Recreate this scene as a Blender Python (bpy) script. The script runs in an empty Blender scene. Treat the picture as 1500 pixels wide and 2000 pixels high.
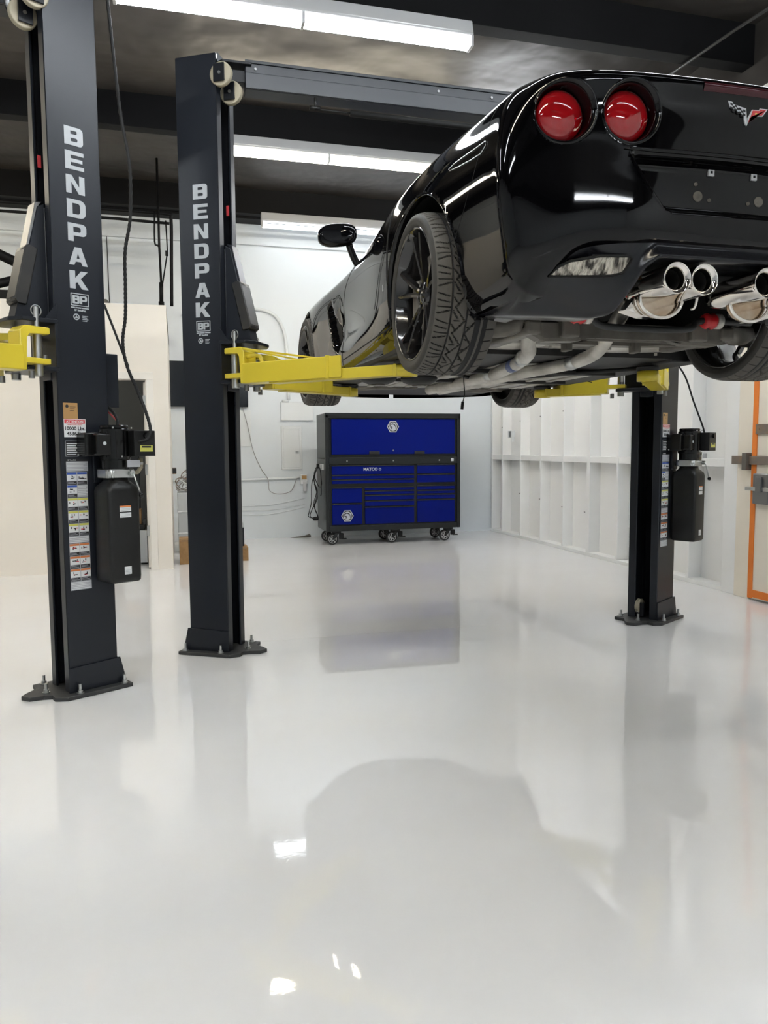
import bpy, bmesh, math, random
import numpy as np
from mathutils import Vector, Matrix
from mathutils.bvhtree import BVHTree
from math import sin, cos, pi, radians, atan, hypot
random.seed(4)
SC = bpy.context.scene
COL = SC.collection

# ------------------------------------------------------------------ materials
MATS = {}
def mat(name, col, rough=.5, metal=0., coat=0., bump=None, emit=None, spec=.5, trans=0., alpha=1., noise=None, coat_rough=.03, ior=1.5):
    m = bpy.data.materials.new(name); m.use_nodes = True
    nt = m.node_tree; b = nt.nodes['Principled BSDF']
    c = (*col, 1) if len(col) == 3 else col
    b.inputs['Base Color'].default_value = c
    b.inputs['Roughness'].default_value = rough
    b.inputs['Metallic'].default_value = metal
    b.inputs['Coat Weight'].default_value = coat
    b.inputs['Coat Roughness'].default_value = coat_rough
    b.inputs['Specular IOR Level'].default_value = spec
    b.inputs['IOR'].default_value = ior
    b.inputs['Transmission Weight'].default_value = trans
    tc = nt.nodes.new('ShaderNodeTexCoord')
    if bump:
        sc, st, dist = bump
        n = nt.nodes.new('ShaderNodeTexNoise'); n.inputs['Scale'].default_value = sc; n.inputs['Detail'].default_value = 2.5 if sc < 3 else 4
        nt.links.new(tc.outputs['Object'], n.inputs['Vector'])
        bp = nt.nodes.new('ShaderNodeBump'); bp.inputs['Strength'].default_value = st; bp.inputs['Distance'].default_value = dist
        nt.links.new(n.outputs['Fac'], bp.inputs['Height']); nt.links.new(bp.outputs['Normal'], b.inputs['Normal'])
        if coat: nt.links.new(bp.outputs['Normal'], b.inputs['Coat Normal'])
    if noise:
        sc, c2, lo, hi = noise
        n2 = nt.nodes.new('ShaderNodeTexNoise'); n2.inputs['Scale'].default_value = sc; n2.inputs['Detail'].default_value = 6
        nt.links.new(tc.outputs['Object'], n2.inputs['Vector'])
        r = nt.nodes.new('ShaderNodeValToRGB'); r.color_ramp.elements[0].position = lo; r.color_ramp.elements[1].position = hi
        r.color_ramp.elements[0].color = c; r.color_ramp.elements[1].color = (*c2, 1)
        nt.links.new(n2.outputs['Fac'], r.inputs['Fac']); nt.links.new(r.outputs['Color'], b.inputs['Base Color'])
    if emit:
        ec, es = emit
        b.inputs['Emission Color'].default_value = (*ec, 1); b.inputs['Emission Strength'].default_value = es
    MATS[name] = m
    return m
FLOOR = mat('white_epoxy', (.80, .80, .80), .03, noise=(1.3, (.78, .775, .77), .35, .7), ior=1.65)
def floor_relief(m):
    nt = m.node_tree; b = nt.nodes['Principled BSDF']; tc = nt.nodes['Texture Coordinate']; prev = None
    for sc, dist in ((1.6, .0016), (11, .00018), (70, .00005)):
        n = nt.nodes.new('ShaderNodeTexNoise'); n.inputs['Scale'].default_value = sc; n.inputs['Detail'].default_value = 2
        nt.links.new(tc.outputs['Object'], n.inputs['Vector'])
        bp = nt.nodes.new('ShaderNodeBump'); bp.inputs['Strength'].default_value = 1; bp.inputs['Distance'].default_value = dist * .7
        nt.links.new(n.outputs['Fac'], bp.inputs['Height'])
        if prev: nt.links.new(prev.outputs['Normal'], bp.inputs['Normal'])
        prev = bp
    nt.links.new(prev.outputs['Normal'], b.inputs['Normal'])
floor_relief(FLOOR)
WALLW = mat('white_wall_paint', (.70, .735, .755), .45, bump=(5, .12, .02))
WALLR = mat('white_panel_paint', (.83, .83, .815), .4, bump=(14, .1, .004))
CREAM = mat('cream_wall_paint', (.80, .745, .66), .5)
TRIMW = mat('white_trim_paint', (.82, .78, .71), .35)
BEIGE = mat('beige_door_paint', (.80, .74, .63), .4)
CEIL = mat('black_insulation', (.042, .037, .033), .55, bump=(1.5, 1.0, .10), spec=.35, noise=(.9, (.060, .053, .047), .4, .75))
CONDD = mat('dark_conduit_paint', (.035, .034, .032), .5)
BEAM = mat('black_beam_paint', (.004, .004, .0045), .6, bump=(20, .2, .003), spec=.2)
SLATE = mat('slate_powder_coat', (.0095, .0118, .0175), .36, spec=.4, bump=(160, .06, .001))
DARKIN = mat('dark_slate_inner', (.005, .006, .009), .45, spec=.3)
SATIN = mat('grey_silver_letter', (.42, .44, .46), .4)
YEL = mat('yellow_powder_coat', (.66, .52, .035), .33, coat=.2, coat_rough=.2)
ZINC = mat('zinc_steel', (.55, .56, .55), .32, metal=1.)
STEEL = mat('dull_steel', (.24, .24, .24), .42, metal=.9)
PULLEY = mat('pale_nylon_sheave', (.38, .34, .25), .45)
RUBBER = mat('black_rubber', (.022, .022, .022), .6)
PAD = mat('worn_rubber_guard', (.018, .017, .016), .45, noise=(5, (.05, .044, .034), .5, .85))
BPLAST = mat('black_plastic', (.006, .006, .006), .40, bump=(90, .25, .001), spec=.4)
BGLOSS = mat('black_gloss_motor', (.003, .003, .003), .22, spec=.4)
PAINT = mat('black_car_paint', (.0015, .0015, .002), .03, ior=1.5, spec=.38)
DIFF = mat('black_fascia_satin', (.007, .0075, .010), .20, spec=.45)
GLASS = mat('dark_tinted_glass', (.006, .006, .007), .03)
GAP = mat('panel_gap', (.002, .002, .002), .8)
TREAD = mat('worn_tread_rubber', (.082, .075, .065), .75, bump=(60, .2, .002))
GROOVE = mat('tread_groove_rubber', (.016, .016, .016), .8)  # unworn black rubber, with the shade inside the grooves darkened in too
SIDEW = mat('sidewall_rubber', (.026, .024, .021), .6)
RIM = mat('black_gloss_rim', (.012, .011, .011), .15, coat=.6)
CHROME = mat('polished_stainless', (.80, .77, .73), .06, metal=1.)
TINTED = mat('heat_tinted_steel', (.42, .30, .20), .16, metal=1., noise=(9, (.62, .55, .46), .4, .7))
ALU = mat('dull_aluminium', (.62, .60, .55), .42, metal=.4, noise=(7, (.38, .36, .32), .35, .7))
FLOORP = mat('grey_underbody_panel', (.42, .41, .37), .4, noise=(5, (.28, .27, .24), .4, .7))
CRADLE = mat('dusty_cradle_metal', (.17, .155, .13), .45, metal=.2, noise=(8, (.08, .072, .06), .35, .7))
UNDER = mat('black_undercoat', (.01, .01, .01), .6)
REDL = mat('red_lamp_lens', (.30, .003, .006), .04, coat=1.)
REDD = mat('dark_red_lens', (.10, .006, .01), .08, coat=1.)
REDK = mat('unlit_brake_lens', (.045, .006, .010), .12)
REDB = mat('red_bushing', (.5, .01, .015), .35)
CLEARL = mat('clear_fog_lens', (.62, .58, .50), .10, metal=.5, bump=(55, 1.0, .02), noise=(38, (.05, .045, .04), .42, .62))
def stretch(m, sc):
    nt = m.node_tree; tc = nt.nodes['Texture Coordinate']
    for n in [n for n in nt.nodes if n.type == 'TEX_NOISE']:
        mp = nt.nodes.new('ShaderNodeMapping'); mp.inputs['Scale'].default_value = sc
        nt.links.new(tc.outputs['Object'], mp.inputs['Vector']); nt.links.new(mp.outputs['Vector'], n.inputs['Vector'])
stretch(CLEARL, (1.6, 1, .22))
LABW = mat('label_white', (.72, .73, .74), .4)
LABG = mat('label_grey', (.42, .43, .46), .4)
LABK = mat('label_black', (.012, .012, .014), .4)
LABB = mat('label_blue', (.03, .09, .42), .4)
WRAP = mat('blue_pipe_tape', (.10, .13, .26), .5)
LABY = mat('label_yellow', (.62, .60, .12), .4)
LABO = mat('label_orange', (.65, .20, .06), .4)
LABR = mat('label_red', (.62, .06, .07), .4)
LABT = mat('label_tan', (.42, .24, .09), .4)
BLUE = mat('blue_drawer_enamel', (.0008, .007, .15), .33, spec=.12)
TBLACK = mat('black_toolbox_enamel', (.011, .013, .014), .32, spec=.4)
SILV = mat('silver_badge', (.60, .62, .66), .35, metal=.3)
WOODM = mat('cardboard_brown', (.33, .19, .075), .7, noise=(14, (.24, .13, .05), .4, .7))
GREYC = mat('grey_cabinet_paint', (.46, .48, .49), .5)
CONDUIT = mat('white_conduit_paint', (.72, .74, .74), .4)
ORANGE = mat('orange_paint', (.75, .20, .02), .5)
RUSTY = mat('aged_steel', (.24, .20, .17), .5, metal=.6, noise=(12, (.36, .24, .14), .45, .75))
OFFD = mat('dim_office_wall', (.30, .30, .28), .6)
SCREEN = mat('black_screen', (.012, .015, .02), .12)
HOUSE = mat('fixture_white_enamel', (.62, .62, .62), .4)
TCOOL = mat('cool_tube', (1, 1, 1), .5, emit=((.90, .955, 1.0), 17.0))
TDIM = mat('cool_tube_dimmer', (1, 1, 1), .5, emit=((.88, .94, 1.0), 2.2))
TFILL = mat('fill_tube', (1, 1, 1), .5, emit=((.93, .96, 1.0), 24.0))  # stronger emission for the fill light added behind the car
TWARM = mat('warm_tube', (1, .96, .85), .5, emit=((1.0, .91, .74), 15.0))
CORD = mat('black_cord', (.008, .008, .008), .65, spec=.3)
GCORD = mat('grey_wire', (.30, .29, .28), .5)

# ------------------------------------------------------------------ mesh builder
def R3(ax, ang): return Matrix.Rotation(ang, 4, ax)
class MB:
    def __init__(s): s.bm = bmesh.new(); s.mats = []; s.cur = 0; s.M = Matrix.Identity(4)
    def m(s, mt):
        if mt not in s.mats: s.mats.append(mt)
        s.cur = s.mats.index(mt); return s
    def _v(s, p): return s.bm.verts.new(s.M @ Vector(p))
    def faces(s, vs, fs, smooth=False):
        bv = [s._v(p) for p in vs]
        for f in fs:
            try:
                q = s.bm.faces.new([bv[i] for i in f]); q.material_index = s.cur; q.smooth = smooth
            except ValueError: pass
        return bv
    def box(s, x0, x1, y0, y1, z0, z1, bev=0., M=None, seg=2):
        x0, x1 = min(x0, x1), max(x0, x1); y0, y1 = min(y0, y1), max(y0, y1); z0, z1 = min(z0, z1), max(z0, z1)
        T = s.M
        if M is not None: s.M = T @ M
        vs = [(x, y, z) for x in (x0, x1) for y in (y0, y1) for z in (z0, z1)]
        fs = [(0, 1, 3, 2), (4, 6, 7, 5), (0, 4, 5, 1), (2, 3, 7, 6), (0, 2, 6, 4), (1, 5, 7, 3)]
        bv = s.faces(vs, fs); s.M = T
        if bev > 0:
            es = {e for v in bv for e in v.link_edges}
            r = bmesh.ops.bevel(s.bm, geom=list(es) + bv, offset=bev, segments=seg, affect='EDGES', profile=.6, clamp_overlap=True)
            for f in r['faces']: f.material_index = s.cur; f.smooth = True
        return s
    def prism(s, pts, h0, h1, plane='xy', bev=0.):
        """polygon pts extruded between h0,h1 along the remaining axis"""
        def p3(a, b, h): return {'xy': (a, b, h), 'xz': (a, h, b), 'yz': (h, a, b)}[plane]
        n = len(pts); vs = [p3(a, b, h0) for a, b in pts] + [p3(a, b, h1) for a, b in pts]
        fs = [tuple(range(n)), tuple(range(2 * n - 1, n - 1, -1))] + [(i, i + n, (i + 1) % n + n, (i + 1) % n) for i in range(n)]
        bv = s.faces(vs, fs)
        if bev > 0:
            es = {e for v in bv for e in v.link_edges}
            r = bmesh.ops.bevel(s.bm, geom=list(es) + bv, offset=bev, segments=2, affect='EDGES', clamp_overlap=True)
            for f in r['faces']: f.material_index = s.cur; f.smooth = True
        return s
    def lathe(s, prof, c=(0, 0, 0), axis='z', n=32, M=None, arc=2 * pi, smooth=True):
        """prof: list of (r,h)"""
        T = s.M; A = {'z': Matrix.Identity(4), 'x': R3('Y', pi / 2), 'y': R3('X', -pi / 2)}[axis]
        s.M = T @ Matrix.Translation(c) @ (M if M is not None else Matrix.Identity(4)) @ A
        vs = []
        for i in range(n):
            t = arc * i / n
            for r, h in prof: vs.append((r * cos(t), r * sin(t), h))
        k = len(prof); fs = []
        for i in range(n):
            j = (i + 1) % n
            for q in range(k - 1): fs.append((i * k + q, j * k + q, j * k + q + 1, i * k + q + 1))
        bv = s.faces(vs, fs, smooth)
        s.M = T
        return s
    def cyl(s, c, r, h, axis='z', n=24, M=None, bev=0.):
        pr = [(1e-4, 0), (r - bev, 0), (r, bev), (r, h - bev), (r - bev, h), (1e-4, h)] if bev else [(1e-4, 0), (r, 0), (r, 0), (r, h), (r, h), (1e-4, h)]
        T = s.M
        # flat caps: build caps and side separately
        A = {'z': Matrix.Identity(4), 'x': R3('Y', pi / 2), 'y': R3('X', -pi / 2)}[axis]
        s.M = T @ Matrix.Translation(c) @ (M if M is not None else Matrix.Identity(4)) @ A
        ring = [(cos(2 * pi * i / n), sin(2 * pi * i / n)) for i in range(n)]
        vs = [(r * a, r * b, bev) for a, b in ring] + [(r * a, r * b, h - bev) for a, b in ring]
        s.faces(vs, [(i, (i + 1) % n, (i + 1) % n + n, i + n) for i in range(n)], True)
        rb = r - bev
        if bev:
            vs = [(r * a, r * b, bev) for a, b in ring] + [(rb * a, rb * b, 0) for a, b in ring]
            s.faces(vs, [(i, i + n, (i + 1) % n + n, (i + 1) % n) for i in range(n)], True)
            vs = [(r * a, r * b, h - bev) for a, b in ring] + [(rb * a, rb * b, h) for a, b in ring]
            s.faces(vs, [(i, (i + 1) % n, (i + 1) % n + n, i + n) for i in range(n)], True)
        s.faces([(rb * a, rb * b, 0) for a, b in ring], [tuple(range(n))[::-1]])
        s.faces([(rb * a, rb * b, h) for a, b in ring], [tuple(range(n))])
        s.M = T
        return s
    def tube(s, pts, r, n=10, closed=False, rs=None, caps=True):
        P = [Vector(p) for p in pts]; N = len(P); vs = []; up = None
        for i, p in enumerate(P):
            a = P[(i - 1) % N] if (closed or i > 0) else p; b = P[(i + 1) % N] if (closed or i < N - 1) else p
            t = (b - a).normalized()
            if up is None:
                up = Vector((0, 0, 1)) if abs(t.z) < .9 else Vector((1, 0, 0))
            x = t.cross(up)
            if x.length < 1e-4: x = t.cross(Vector((0.3, 1, .2)))
            x.normalize(); y = x.cross(t).normalized(); up = y
            rr = rs[i] if rs else r
            for k in range(n):
                q = 2 * pi * k / n; vs.append(tuple(p + (x * cos(q) + y * sin(q)) * rr))
        fs = []
        for i in range(N if closed else N - 1):
            j = (i + 1) % N
            for k in range(n): fs.append((i * n + k, i * n + (k + 1) % n, j * n + (k + 1) % n, j * n + k))
        if not closed and caps: fs += [tuple(range(n))[::-1], tuple(range((N - 1) * n, N * n))]
        s.faces(vs, fs, True)
        return s
    def grid(s, G, smooth=True, mask=None, mi=None, flip=False):
        """G: array (a,b,3)"""
        A, B = len(G), len(G[0]); vs = [tuple(G[i][j]) for i in range(A) for j in range(B)]
        bv = [s._v(p) for p in vs]
        for i in range(A - 1):
            for j in range(B - 1):
                if mask is not None and not mask[i][j]: continue
                q = [bv[i * B + j], bv[(i + 1) * B + j], bv[(i + 1) * B + j + 1], bv[i * B + j + 1]]
                if flip: q.reverse()
                try:
                    f = s.bm.faces.new(q); f.smooth = smooth; f.material_index = s.cur if mi is None else mi(i, j)
                except ValueError: pass
        return s
    def build(s, name, parent=None, mats=None, recalc=True, weld=0.):
        bm = s.bm
        loose = [v for v in bm.verts if not v.link_faces]
        if loose: bmesh.ops.delete(bm, geom=loose, context='VERTS')
        if weld: bmesh.ops.remove_doubles(bm, verts=bm.verts, dist=weld)
        if recalc: bmesh.ops.recalc_face_normals(bm, faces=bm.faces)
        me = bpy.data.meshes.new(name)
        off = Vector((0, 0, 0)); q = parent
        while q is not None: off += Vector(q.location); q = q.parent
        bmesh.ops.translate(bm, verts=bm.verts, vec=-off)
        bm.to_mesh(me); bm.free()
        for mt in (mats or s.mats): me.materials.append(mt)
        o = bpy.data.objects.new(name, me); COL.objects.link(o)
        if parent is not None: o.parent = parent
        return o
def tag(o, label=None, cat=None, group=None, kind=None):
    if label: o['label'] = label
    if cat: o['category'] = cat
    if group: o['group'] = group
    if kind: o['kind'] = kind
    return o
def empty(name, loc, label, cat, group=None):
    o = bpy.data.objects.new(name, None); COL.objects.link(o); o.location = loc; o.empty_display_size = .1
    return tag(o, label, cat, group)
def struct(mb, name, parent=None):
    o = mb.build(name, parent)
    if parent is None: o['kind'] = 'structure'
    return o
def top(mb, name, label, cat, loc=None, group=None):
    """a one-mesh thing with its origin at loc"""
    if loc is None:
        mn = Vector((1e9,) * 3); mx = -mn
        for v in mb.bm.verts:
            for k in range(3): mn[k] = min(mn[k], v.co[k]); mx[k] = max(mx[k], v.co[k])
        loc = ((mn.x + mx.x) / 2, (mn.y + mx.y) / 2, mn.z)
    o = mb.build(name); o.data.transform(Matrix.Translation(-Vector(loc))); o.location = loc
    return tag(o, label, cat, group)
def copy_tree(o, parent=None):
    c = o.copy(); COL.objects.link(c); c.parent = parent
    for ch in list(o.children): copy_tree(ch, c)
    return c
def smooth_path(pts, k=6):
    P = [np.array(p, float) for p in pts]; out = []
    for i in range(len(P) - 1):
        p0 = P[max(i - 1, 0)]; p1 = P[i]; p2 = P[i + 1]; p3 = P[min(i + 2, len(P) - 1)]
        for j in range(k):
            t = j / k
            out.append(tuple(.5 * ((2 * p1) + (-p0 + p2) * t + (2 * p0 - 5 * p1 + 4 * p2 - p3) * t * t + (-p0 + 3 * p1 - 3 * p2 + p3) * t ** 3)))
    out.append(tuple(P[-1])); return out

# ---- lettering: plane polygons filled through a 2D curve, thickness added
def poly_mesh(loops_list, th):
    cu = bpy.data.curves.new('glyph', 'CURVE'); cu.dimensions = '2D'; cu.fill_mode = 'BOTH'; cu.extrude = th / 2
    for lp in loops_list:
        sp = cu.splines.new('POLY'); sp.points.add(len(lp) - 1)
        for i, (x, y) in enumerate(lp): sp.points[i].co = (x, y, 0, 1)
        sp.use_cyclic_u = True
    o = bpy.data.objects.new('glyph', cu); COL.objects.link(o)
    dg = bpy.context.evaluated_depsgraph_get(); me = bpy.data.meshes.new_from_object(o.evaluated_get(dg))
    bpy.data.objects.remove(o); bpy.data.curves.remove(cu)
    return me
def text_mesh(txt, size, th, bold=0., space=1.):
    cu = bpy.data.curves.new('txt', 'FONT'); cu.body = txt; cu.size = size; cu.extrude = th / 2; cu.offset = bold; cu.space_character = space
    cu.align_x = 'CENTER'; cu.align_y = 'CENTER'; cu.resolution_u = 3
    o = bpy.data.objects.new('txt', cu); COL.objects.link(o)
    dg = bpy.context.evaluated_depsgraph_get(); me = bpy.data.meshes.new_from_object(o.evaluated_get(dg))
    bpy.data.objects.remove(o); bpy.data.curves.remove(cu)
    return me
def add_mesh(mb, me, M):
    vs = [tuple(M @ v.co) for v in me.vertices]; fs = [tuple(p.vertices) for p in me.polygons]
    mb.faces(vs, fs); bpy.data.meshes.remove(me)
def rr(x0, y0, x1, y1, r, n=4, corners=(1, 1, 1, 1)):
    """rounded rect loop, corners bl br tr tl"""
    out = []
    for (cx, cy, a0, on, px, py) in ((x0 + r, y0 + r, pi, corners[0], x0, y0), (x1 - r, y0 + r, 1.5 * pi, corners[1], x1, y0),
                                     (x1 - r, y1 - r, 0, corners[2], x1, y1), (x0 + r, y1 - r, .5 * pi, corners[3], x0, y1)):
        if not on: out.append((px, py)); continue
        for i in range(n + 1):
            t = a0 + (pi / 2) * i / n; out.append((cx + r * cos(t), cy + r * sin(t)))
    return out
GL = {
 'B': [rr(0, 0, 1, 1, .2, 4, (0, 1, 1, 0)), rr(.34, .21, .70, .40, .07, 3, (0, 1, 1, 0)), rr(.34, .61, .68, .79, .07, 3, (0, 1, 1, 0))],
 'E': [[(0, 0), (1, 0), (1, .21), (.3, .21), (.3, .4), (.93, .4), (.93, .6), (.3, .6), (.3, .79), (1, .79), (1, 1), (0, 1)]],
 'N': [[(0, 0), (.29, 0), (.29, .62), (.68, 0), (1, 0), (1, 1), (.71, 1), (.71, .38), (.32, 1), (0, 1)]],
 'D': [rr(0, 0, 1, 1, .3, 5, (0, 1, 1, 0)), rr(.3, .2, .7, .8, .14, 3, (0, 1, 1, 0))],
 'P': [[(0, 0), (.3, 0), (.3, .32)] + rr(.3, .32, 1, 1, .22, 4, (0, 1, 1, 0))[1:-1] + [(0, 1)], rr(.3, .52, .7, .8, .09, 3, (0, 1, 1, 0))],
 'A': [[(0, 0), (.28, 0), (.36, .2), (.64, .2), (.72, 0), (1, 0), (.68, 1), (.32, 1)], [(.42, .38), (.5, .68), (.58, .38)]],
 'K': [[(0, 0), (.3, 0), (.3, .28), (.4, .38), (.64, 0), (1, 0), (.6, .58), (.98, 1), (.62, 1), (.3, .6), (.3, 1), (0, 1)]],
}
def glyph(mb, ch, w, h, th, M):
    me = poly_mesh([[(x * w, y * h) for x, y in lp] for lp in GL[ch]], th); add_mesh(mb, me, M)

# ================================================================== ROOM
BW, RW = 10.8, 4.57
CZ = 4.61
m_ = MB(); m_.m(FLOOR)
# the slab falls about a degree away from the camera over a short stretch, shaped to shift the lamp reflections, then level again
fy = np.concatenate([np.linspace(-7.5, 0, 12), np.linspace(.1, 4, 60), np.linspace(4.2, BW + .3, 14)])
def fz(y):
    k = [(-8, 0), (-.2, .0), (.3, .004), (.9, .012), (1.5, .001), (2.2, -.0135), (2.7, -.0135), (3.9, 0), (12, 0)]
    for (a, p), (b_, q_) in zip(k[:-1], k[1:]):
        if a <= y <= b_: t = (y - a) / (b_ - a); return p + (q_ - p) * t
fzz = np.array([np.mean([fz(y + d) for d in np.linspace(-.35, .35, 15)]) if -7 < y < 4 else 0 for y in fy])
m_.grid(np.array([[(x, y, z) for x in np.linspace(-9, RW + .3, 30)] for y, z in zip(fy, fzz)]))
floor = struct(m_, 'floor')
m_ = MB(); m_.m(mat('floor_joint_filler', (.50, .48, .45), .3)); m_.box(.55, 2.15, 4.985, 4.988, .0, .0006, M=Matrix.Rotation(.012, 4, 'Z')); m_.build('floor_joint', floor)
m_ = MB(); m_.m(WALLW)
m_.box(-9, RW + .3, BW, BW + .2, 0, 4.7)
m_.box(-9, RW, BW - .05, BW, 4.035, 4.7)
struct(m_, 'wall_back')
m_ = MB(); m_.m(WALLW).box(-9.2, -9, -7.5, BW + .2, 0, 4.7); struct(m_, 'wall_left')
m_ = MB(); m_.m(WALLW).box(-9.2, RW + .3, -7.7, -7.5, 0, 4.7); struct(m_, 'wall_front')
# right wall: sheathing behind open painted studs
m_ = MB(); m_.m(WALLR).box(RW + .14, RW + .3, 5.42, BW, 0, 4.7)
m_.box(RW, RW + .3, -7.5, 5.47, 0, 4.7)
struct(m_, 'wall_right')
studs = [10.74, 10.36, 9.75, 9.14, 8.53, 7.92, 7.31, 6.70, 6.10]
for i, y in enumerate(studs):
    w = .036 if y != 7.92 else .07
    m_ = MB(); m_.m(WALLR).box(RW, RW + .14, y - w / 2, y + w / 2, .04, 4.6, .003)
    struct(m_, 'trim_%d' % (i + 1))
m_ = MB(); m_.m(WALLR)
ys = sorted(studs + [5.49])
for a, b in zip(ys[:-1], ys[1:]): m_.box(RW + .003, RW + .14, a + .02, b - .02, 1.085, 1.155, .002)
struct(m_, 'trim_10')
m_ = MB(); m_.m(WALLR).box(RW - .004, RW + .14, 5.47, BW, 0, .04, .003); struct(m_, 'trim_11')
# corner posts and beige gate at the right edge
m_ = MB(); m_.m(WALLR).box(RW - .012, RW + .05, 5.44, 5.62, 0, 4.115, .003); struct(m_, 'trim_12')
m_ = MB(); m_.m(BEIGE).box(RW - .03, RW + .02, 5.27, 5.44, 0, 2.6, .004); struct(m_, 'trim_13')
door = MB(); door.m(BEIGE).box(RW - .05, RW - .004, 3.9, 5.245, .02, 2.5, .004); door = struct(door, 'door_1')
m_ = MB(); m_.m(ORANGE).box(RW - .058, RW - .049, 5.195, 5.245, .02, 2.5); m_.box(RW - .058, RW - .049, 3.9, 5.195, .03, .09)
m_.build('orange_border', door)
gl = empty('gate_latch', (RW - .05, 5.2, 1.1), 'rusty steel bolt latch with dark clamp on the beige gate', 'latch')
m_ = MB(); m_.m(RUSTY).box(RW - .075, RW - .057, 4.9, 5.46, 1.115, 1.185, .003); m_.build('bolt_bar', gl)
m_ = MB(); m_.m(CRADLE).box(RW - .10, RW - .045, 5.26, 5.31, 1.07, 1.21, .003); m_.build('keeper', gl)
m_ = MB(); m_.m(STEEL).box(RW - .09, RW - .057, 5.02, 5.19, .80, 1.045, .01); m_.box(RW - .11, RW - .088, 5.08, 5.14, .9, 1.02, .004); m_.build('lock_case', gl)
m_ = MB(); m_.m(ZINC).box(RW - .095, RW - .057, 5.0, 5.27, .905, .935, .003); m_.build('strike_strap', gl)
m_ = MB(); m_.m(RUSTY).box(RW - .07, RW - .057, 5.0, 5.2, 1.36, 1.44, .003); m_.cyl((RW - .075, 5.16, 1.4), .008, .02, 'x'); m_.cyl((RW - .075, 5.05, 1.4), .008, .02, 'x')
top(m_, 'hinge_plate', 'grey steel strap plate above the latch on the beige gate', 'plate')

# ceiling: black insulation fabric sagging between deep beams
m_ = MB(); m_.m(BEAM).box(-9, RW + .3, -7.5, BW + .2, 4.85, 4.95); ceil = struct(m_, 'ceiling')
beams = [5.5 + 2.45 * k for k in range(-5, 3)]
def fab(y0, y1, i):
    nx, ny = 150, 34; G = np.zeros((nx, ny, 3)); rs = np.random.RandomState(i + 3)
    ph = rs.rand(14, 4)
    for a in range(nx):
        for b in range(ny):
            x = -9 + (RW + 9.1) * a / (nx - 1); v = b / (ny - 1); y = y0 + (y1 - y0) * v
            z = CZ + .03 - .05 * sin(pi * v)
            for k in range(14):
                fx = 1.2 + 4.5 * ph[k, 0]; fy = .6 + 5 * ph[k, 1]
                z += (.016 / (1 + k * .12)) * sin(x * fx * (1 if k % 2 else .6) + 6.28 * ph[k, 2] + 2.0 * sin(y * fy * .5 + k)) * sin(y * fy + 6.28 * ph[k, 3]) * sin(pi * min(1, v * 1.6 + .05)) ** .5
            G[a, b] = (x, y, z)
    q = MB(); q.m(CEIL).grid(G, flip=True); o = q.build('ceiling_fabric', ceil, recalc=False)
for i, (a, b) in enumerate(zip([-7.45] + beams, beams + [BW])): fab(a + .0, b, i)
for i, y in enumerate(beams):
    m_ = MB(); m_.m(BEAM).box(-9, RW + .3, y - .07, y + .07, 4.325, 4.7, .004); m_.build('ceiling_beam', ceil)
m_ = MB(); m_.m(BEAM).box(-9, RW, BW - .32, BW - .06, 4.30, 4.5, .004); m_.build('ceiling_beam', ceil)
m_ = MB(); m_.m(CEIL).box(RW - .006, RW + .28, -7.4, BW - .1, 4.12, 4.85); struct(m_, 'trim_15')
m_ = MB(); m_.m(CONDD).tube([(4.10, 4.4, 4.31), (4.03, 5.0, 4.31), (3.95, 6.2, 4.31)], .012); top(m_, 'ceiling_conduit', 'thin grey conduit crossing the black ceiling above the car tail', 'conduit')

# fluorescent strip fixtures
def fixture(x0, y, warm, L=2.46):
    r = empty('strip_light', (x0, y, 4.19), 'x', 'ceiling light')
    q = MB(); q.m(HOUSE).prism([(y - .025, 4.332), (y - .052, 4.235), (y - .052, 4.215), (y + .052, 4.215), (y + .052, 4.235), (y + .025, 4.332)], x0, x0 + L, 'yz', .004); q.build('housing', r)
    for k in range(2 if L > 2 else 1):
        a = x0 + .02 + k * 1.225
        q = MB(); q.m((TCOOL, TWARM, TDIM, TFILL)[warm]).cyl((a, y - .028, 4.165), .019, 1.195, 'x', 14); q.cyl((a, y + .028, 4.165), .019, 1.195, 'x', 14); q.build('tube', r)
    for xx in ((x0, x0 + L / 2 - .012, x0 + L - .02) if L > 2 else (x0, x0 + L - .02)):
        q = MB(); q.m(HOUSE).box(xx, xx + .022, y - .05, y + .05, 4.145, 4.22, .003); q.build('lamp_holder', r)
    return r
FX = [(-.33, 5.43, 0, 'cool white twin tube strip light hung nearest above the lift columns'),
      (.32, 7.87, 1, 'warm white twin tube strip light hung behind the second lift column'),
      (1.12, 10.28, 2, 'cool white twin tube strip light against the back wall above the toolbox')]
for x, y, w, lb in FX: fixture(x, y, w)['label'] = lb
hf = fixture(3.02, 7.87, 3, 1.24); tag(hf, 'short fill light added out of sight behind the raised car tail', 'ceiling light')  # added unseen to brighten the right and back walls
OFF = [(2.0, 2.9, 0), (-.5, 2.9, 0), (1.6, .2, 2), (1.6, -4.8, 0), (-5.6, 5.43, 1), (-5.6, 2.9, 0), (-4.2, .3, 0), (-4.2, -2.4, 0), (-4.6, 7.87, 1), (-1.6, .2, 1)]  # first one added to brighten the floor and right wall
for i, (x, y, w) in enumerate(OFF):
    o = fixture(x, y, w); tag(o, 'twin tube strip light on the ceiling outside the picture', 'ceiling light', 'strip lights out of view')

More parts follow.
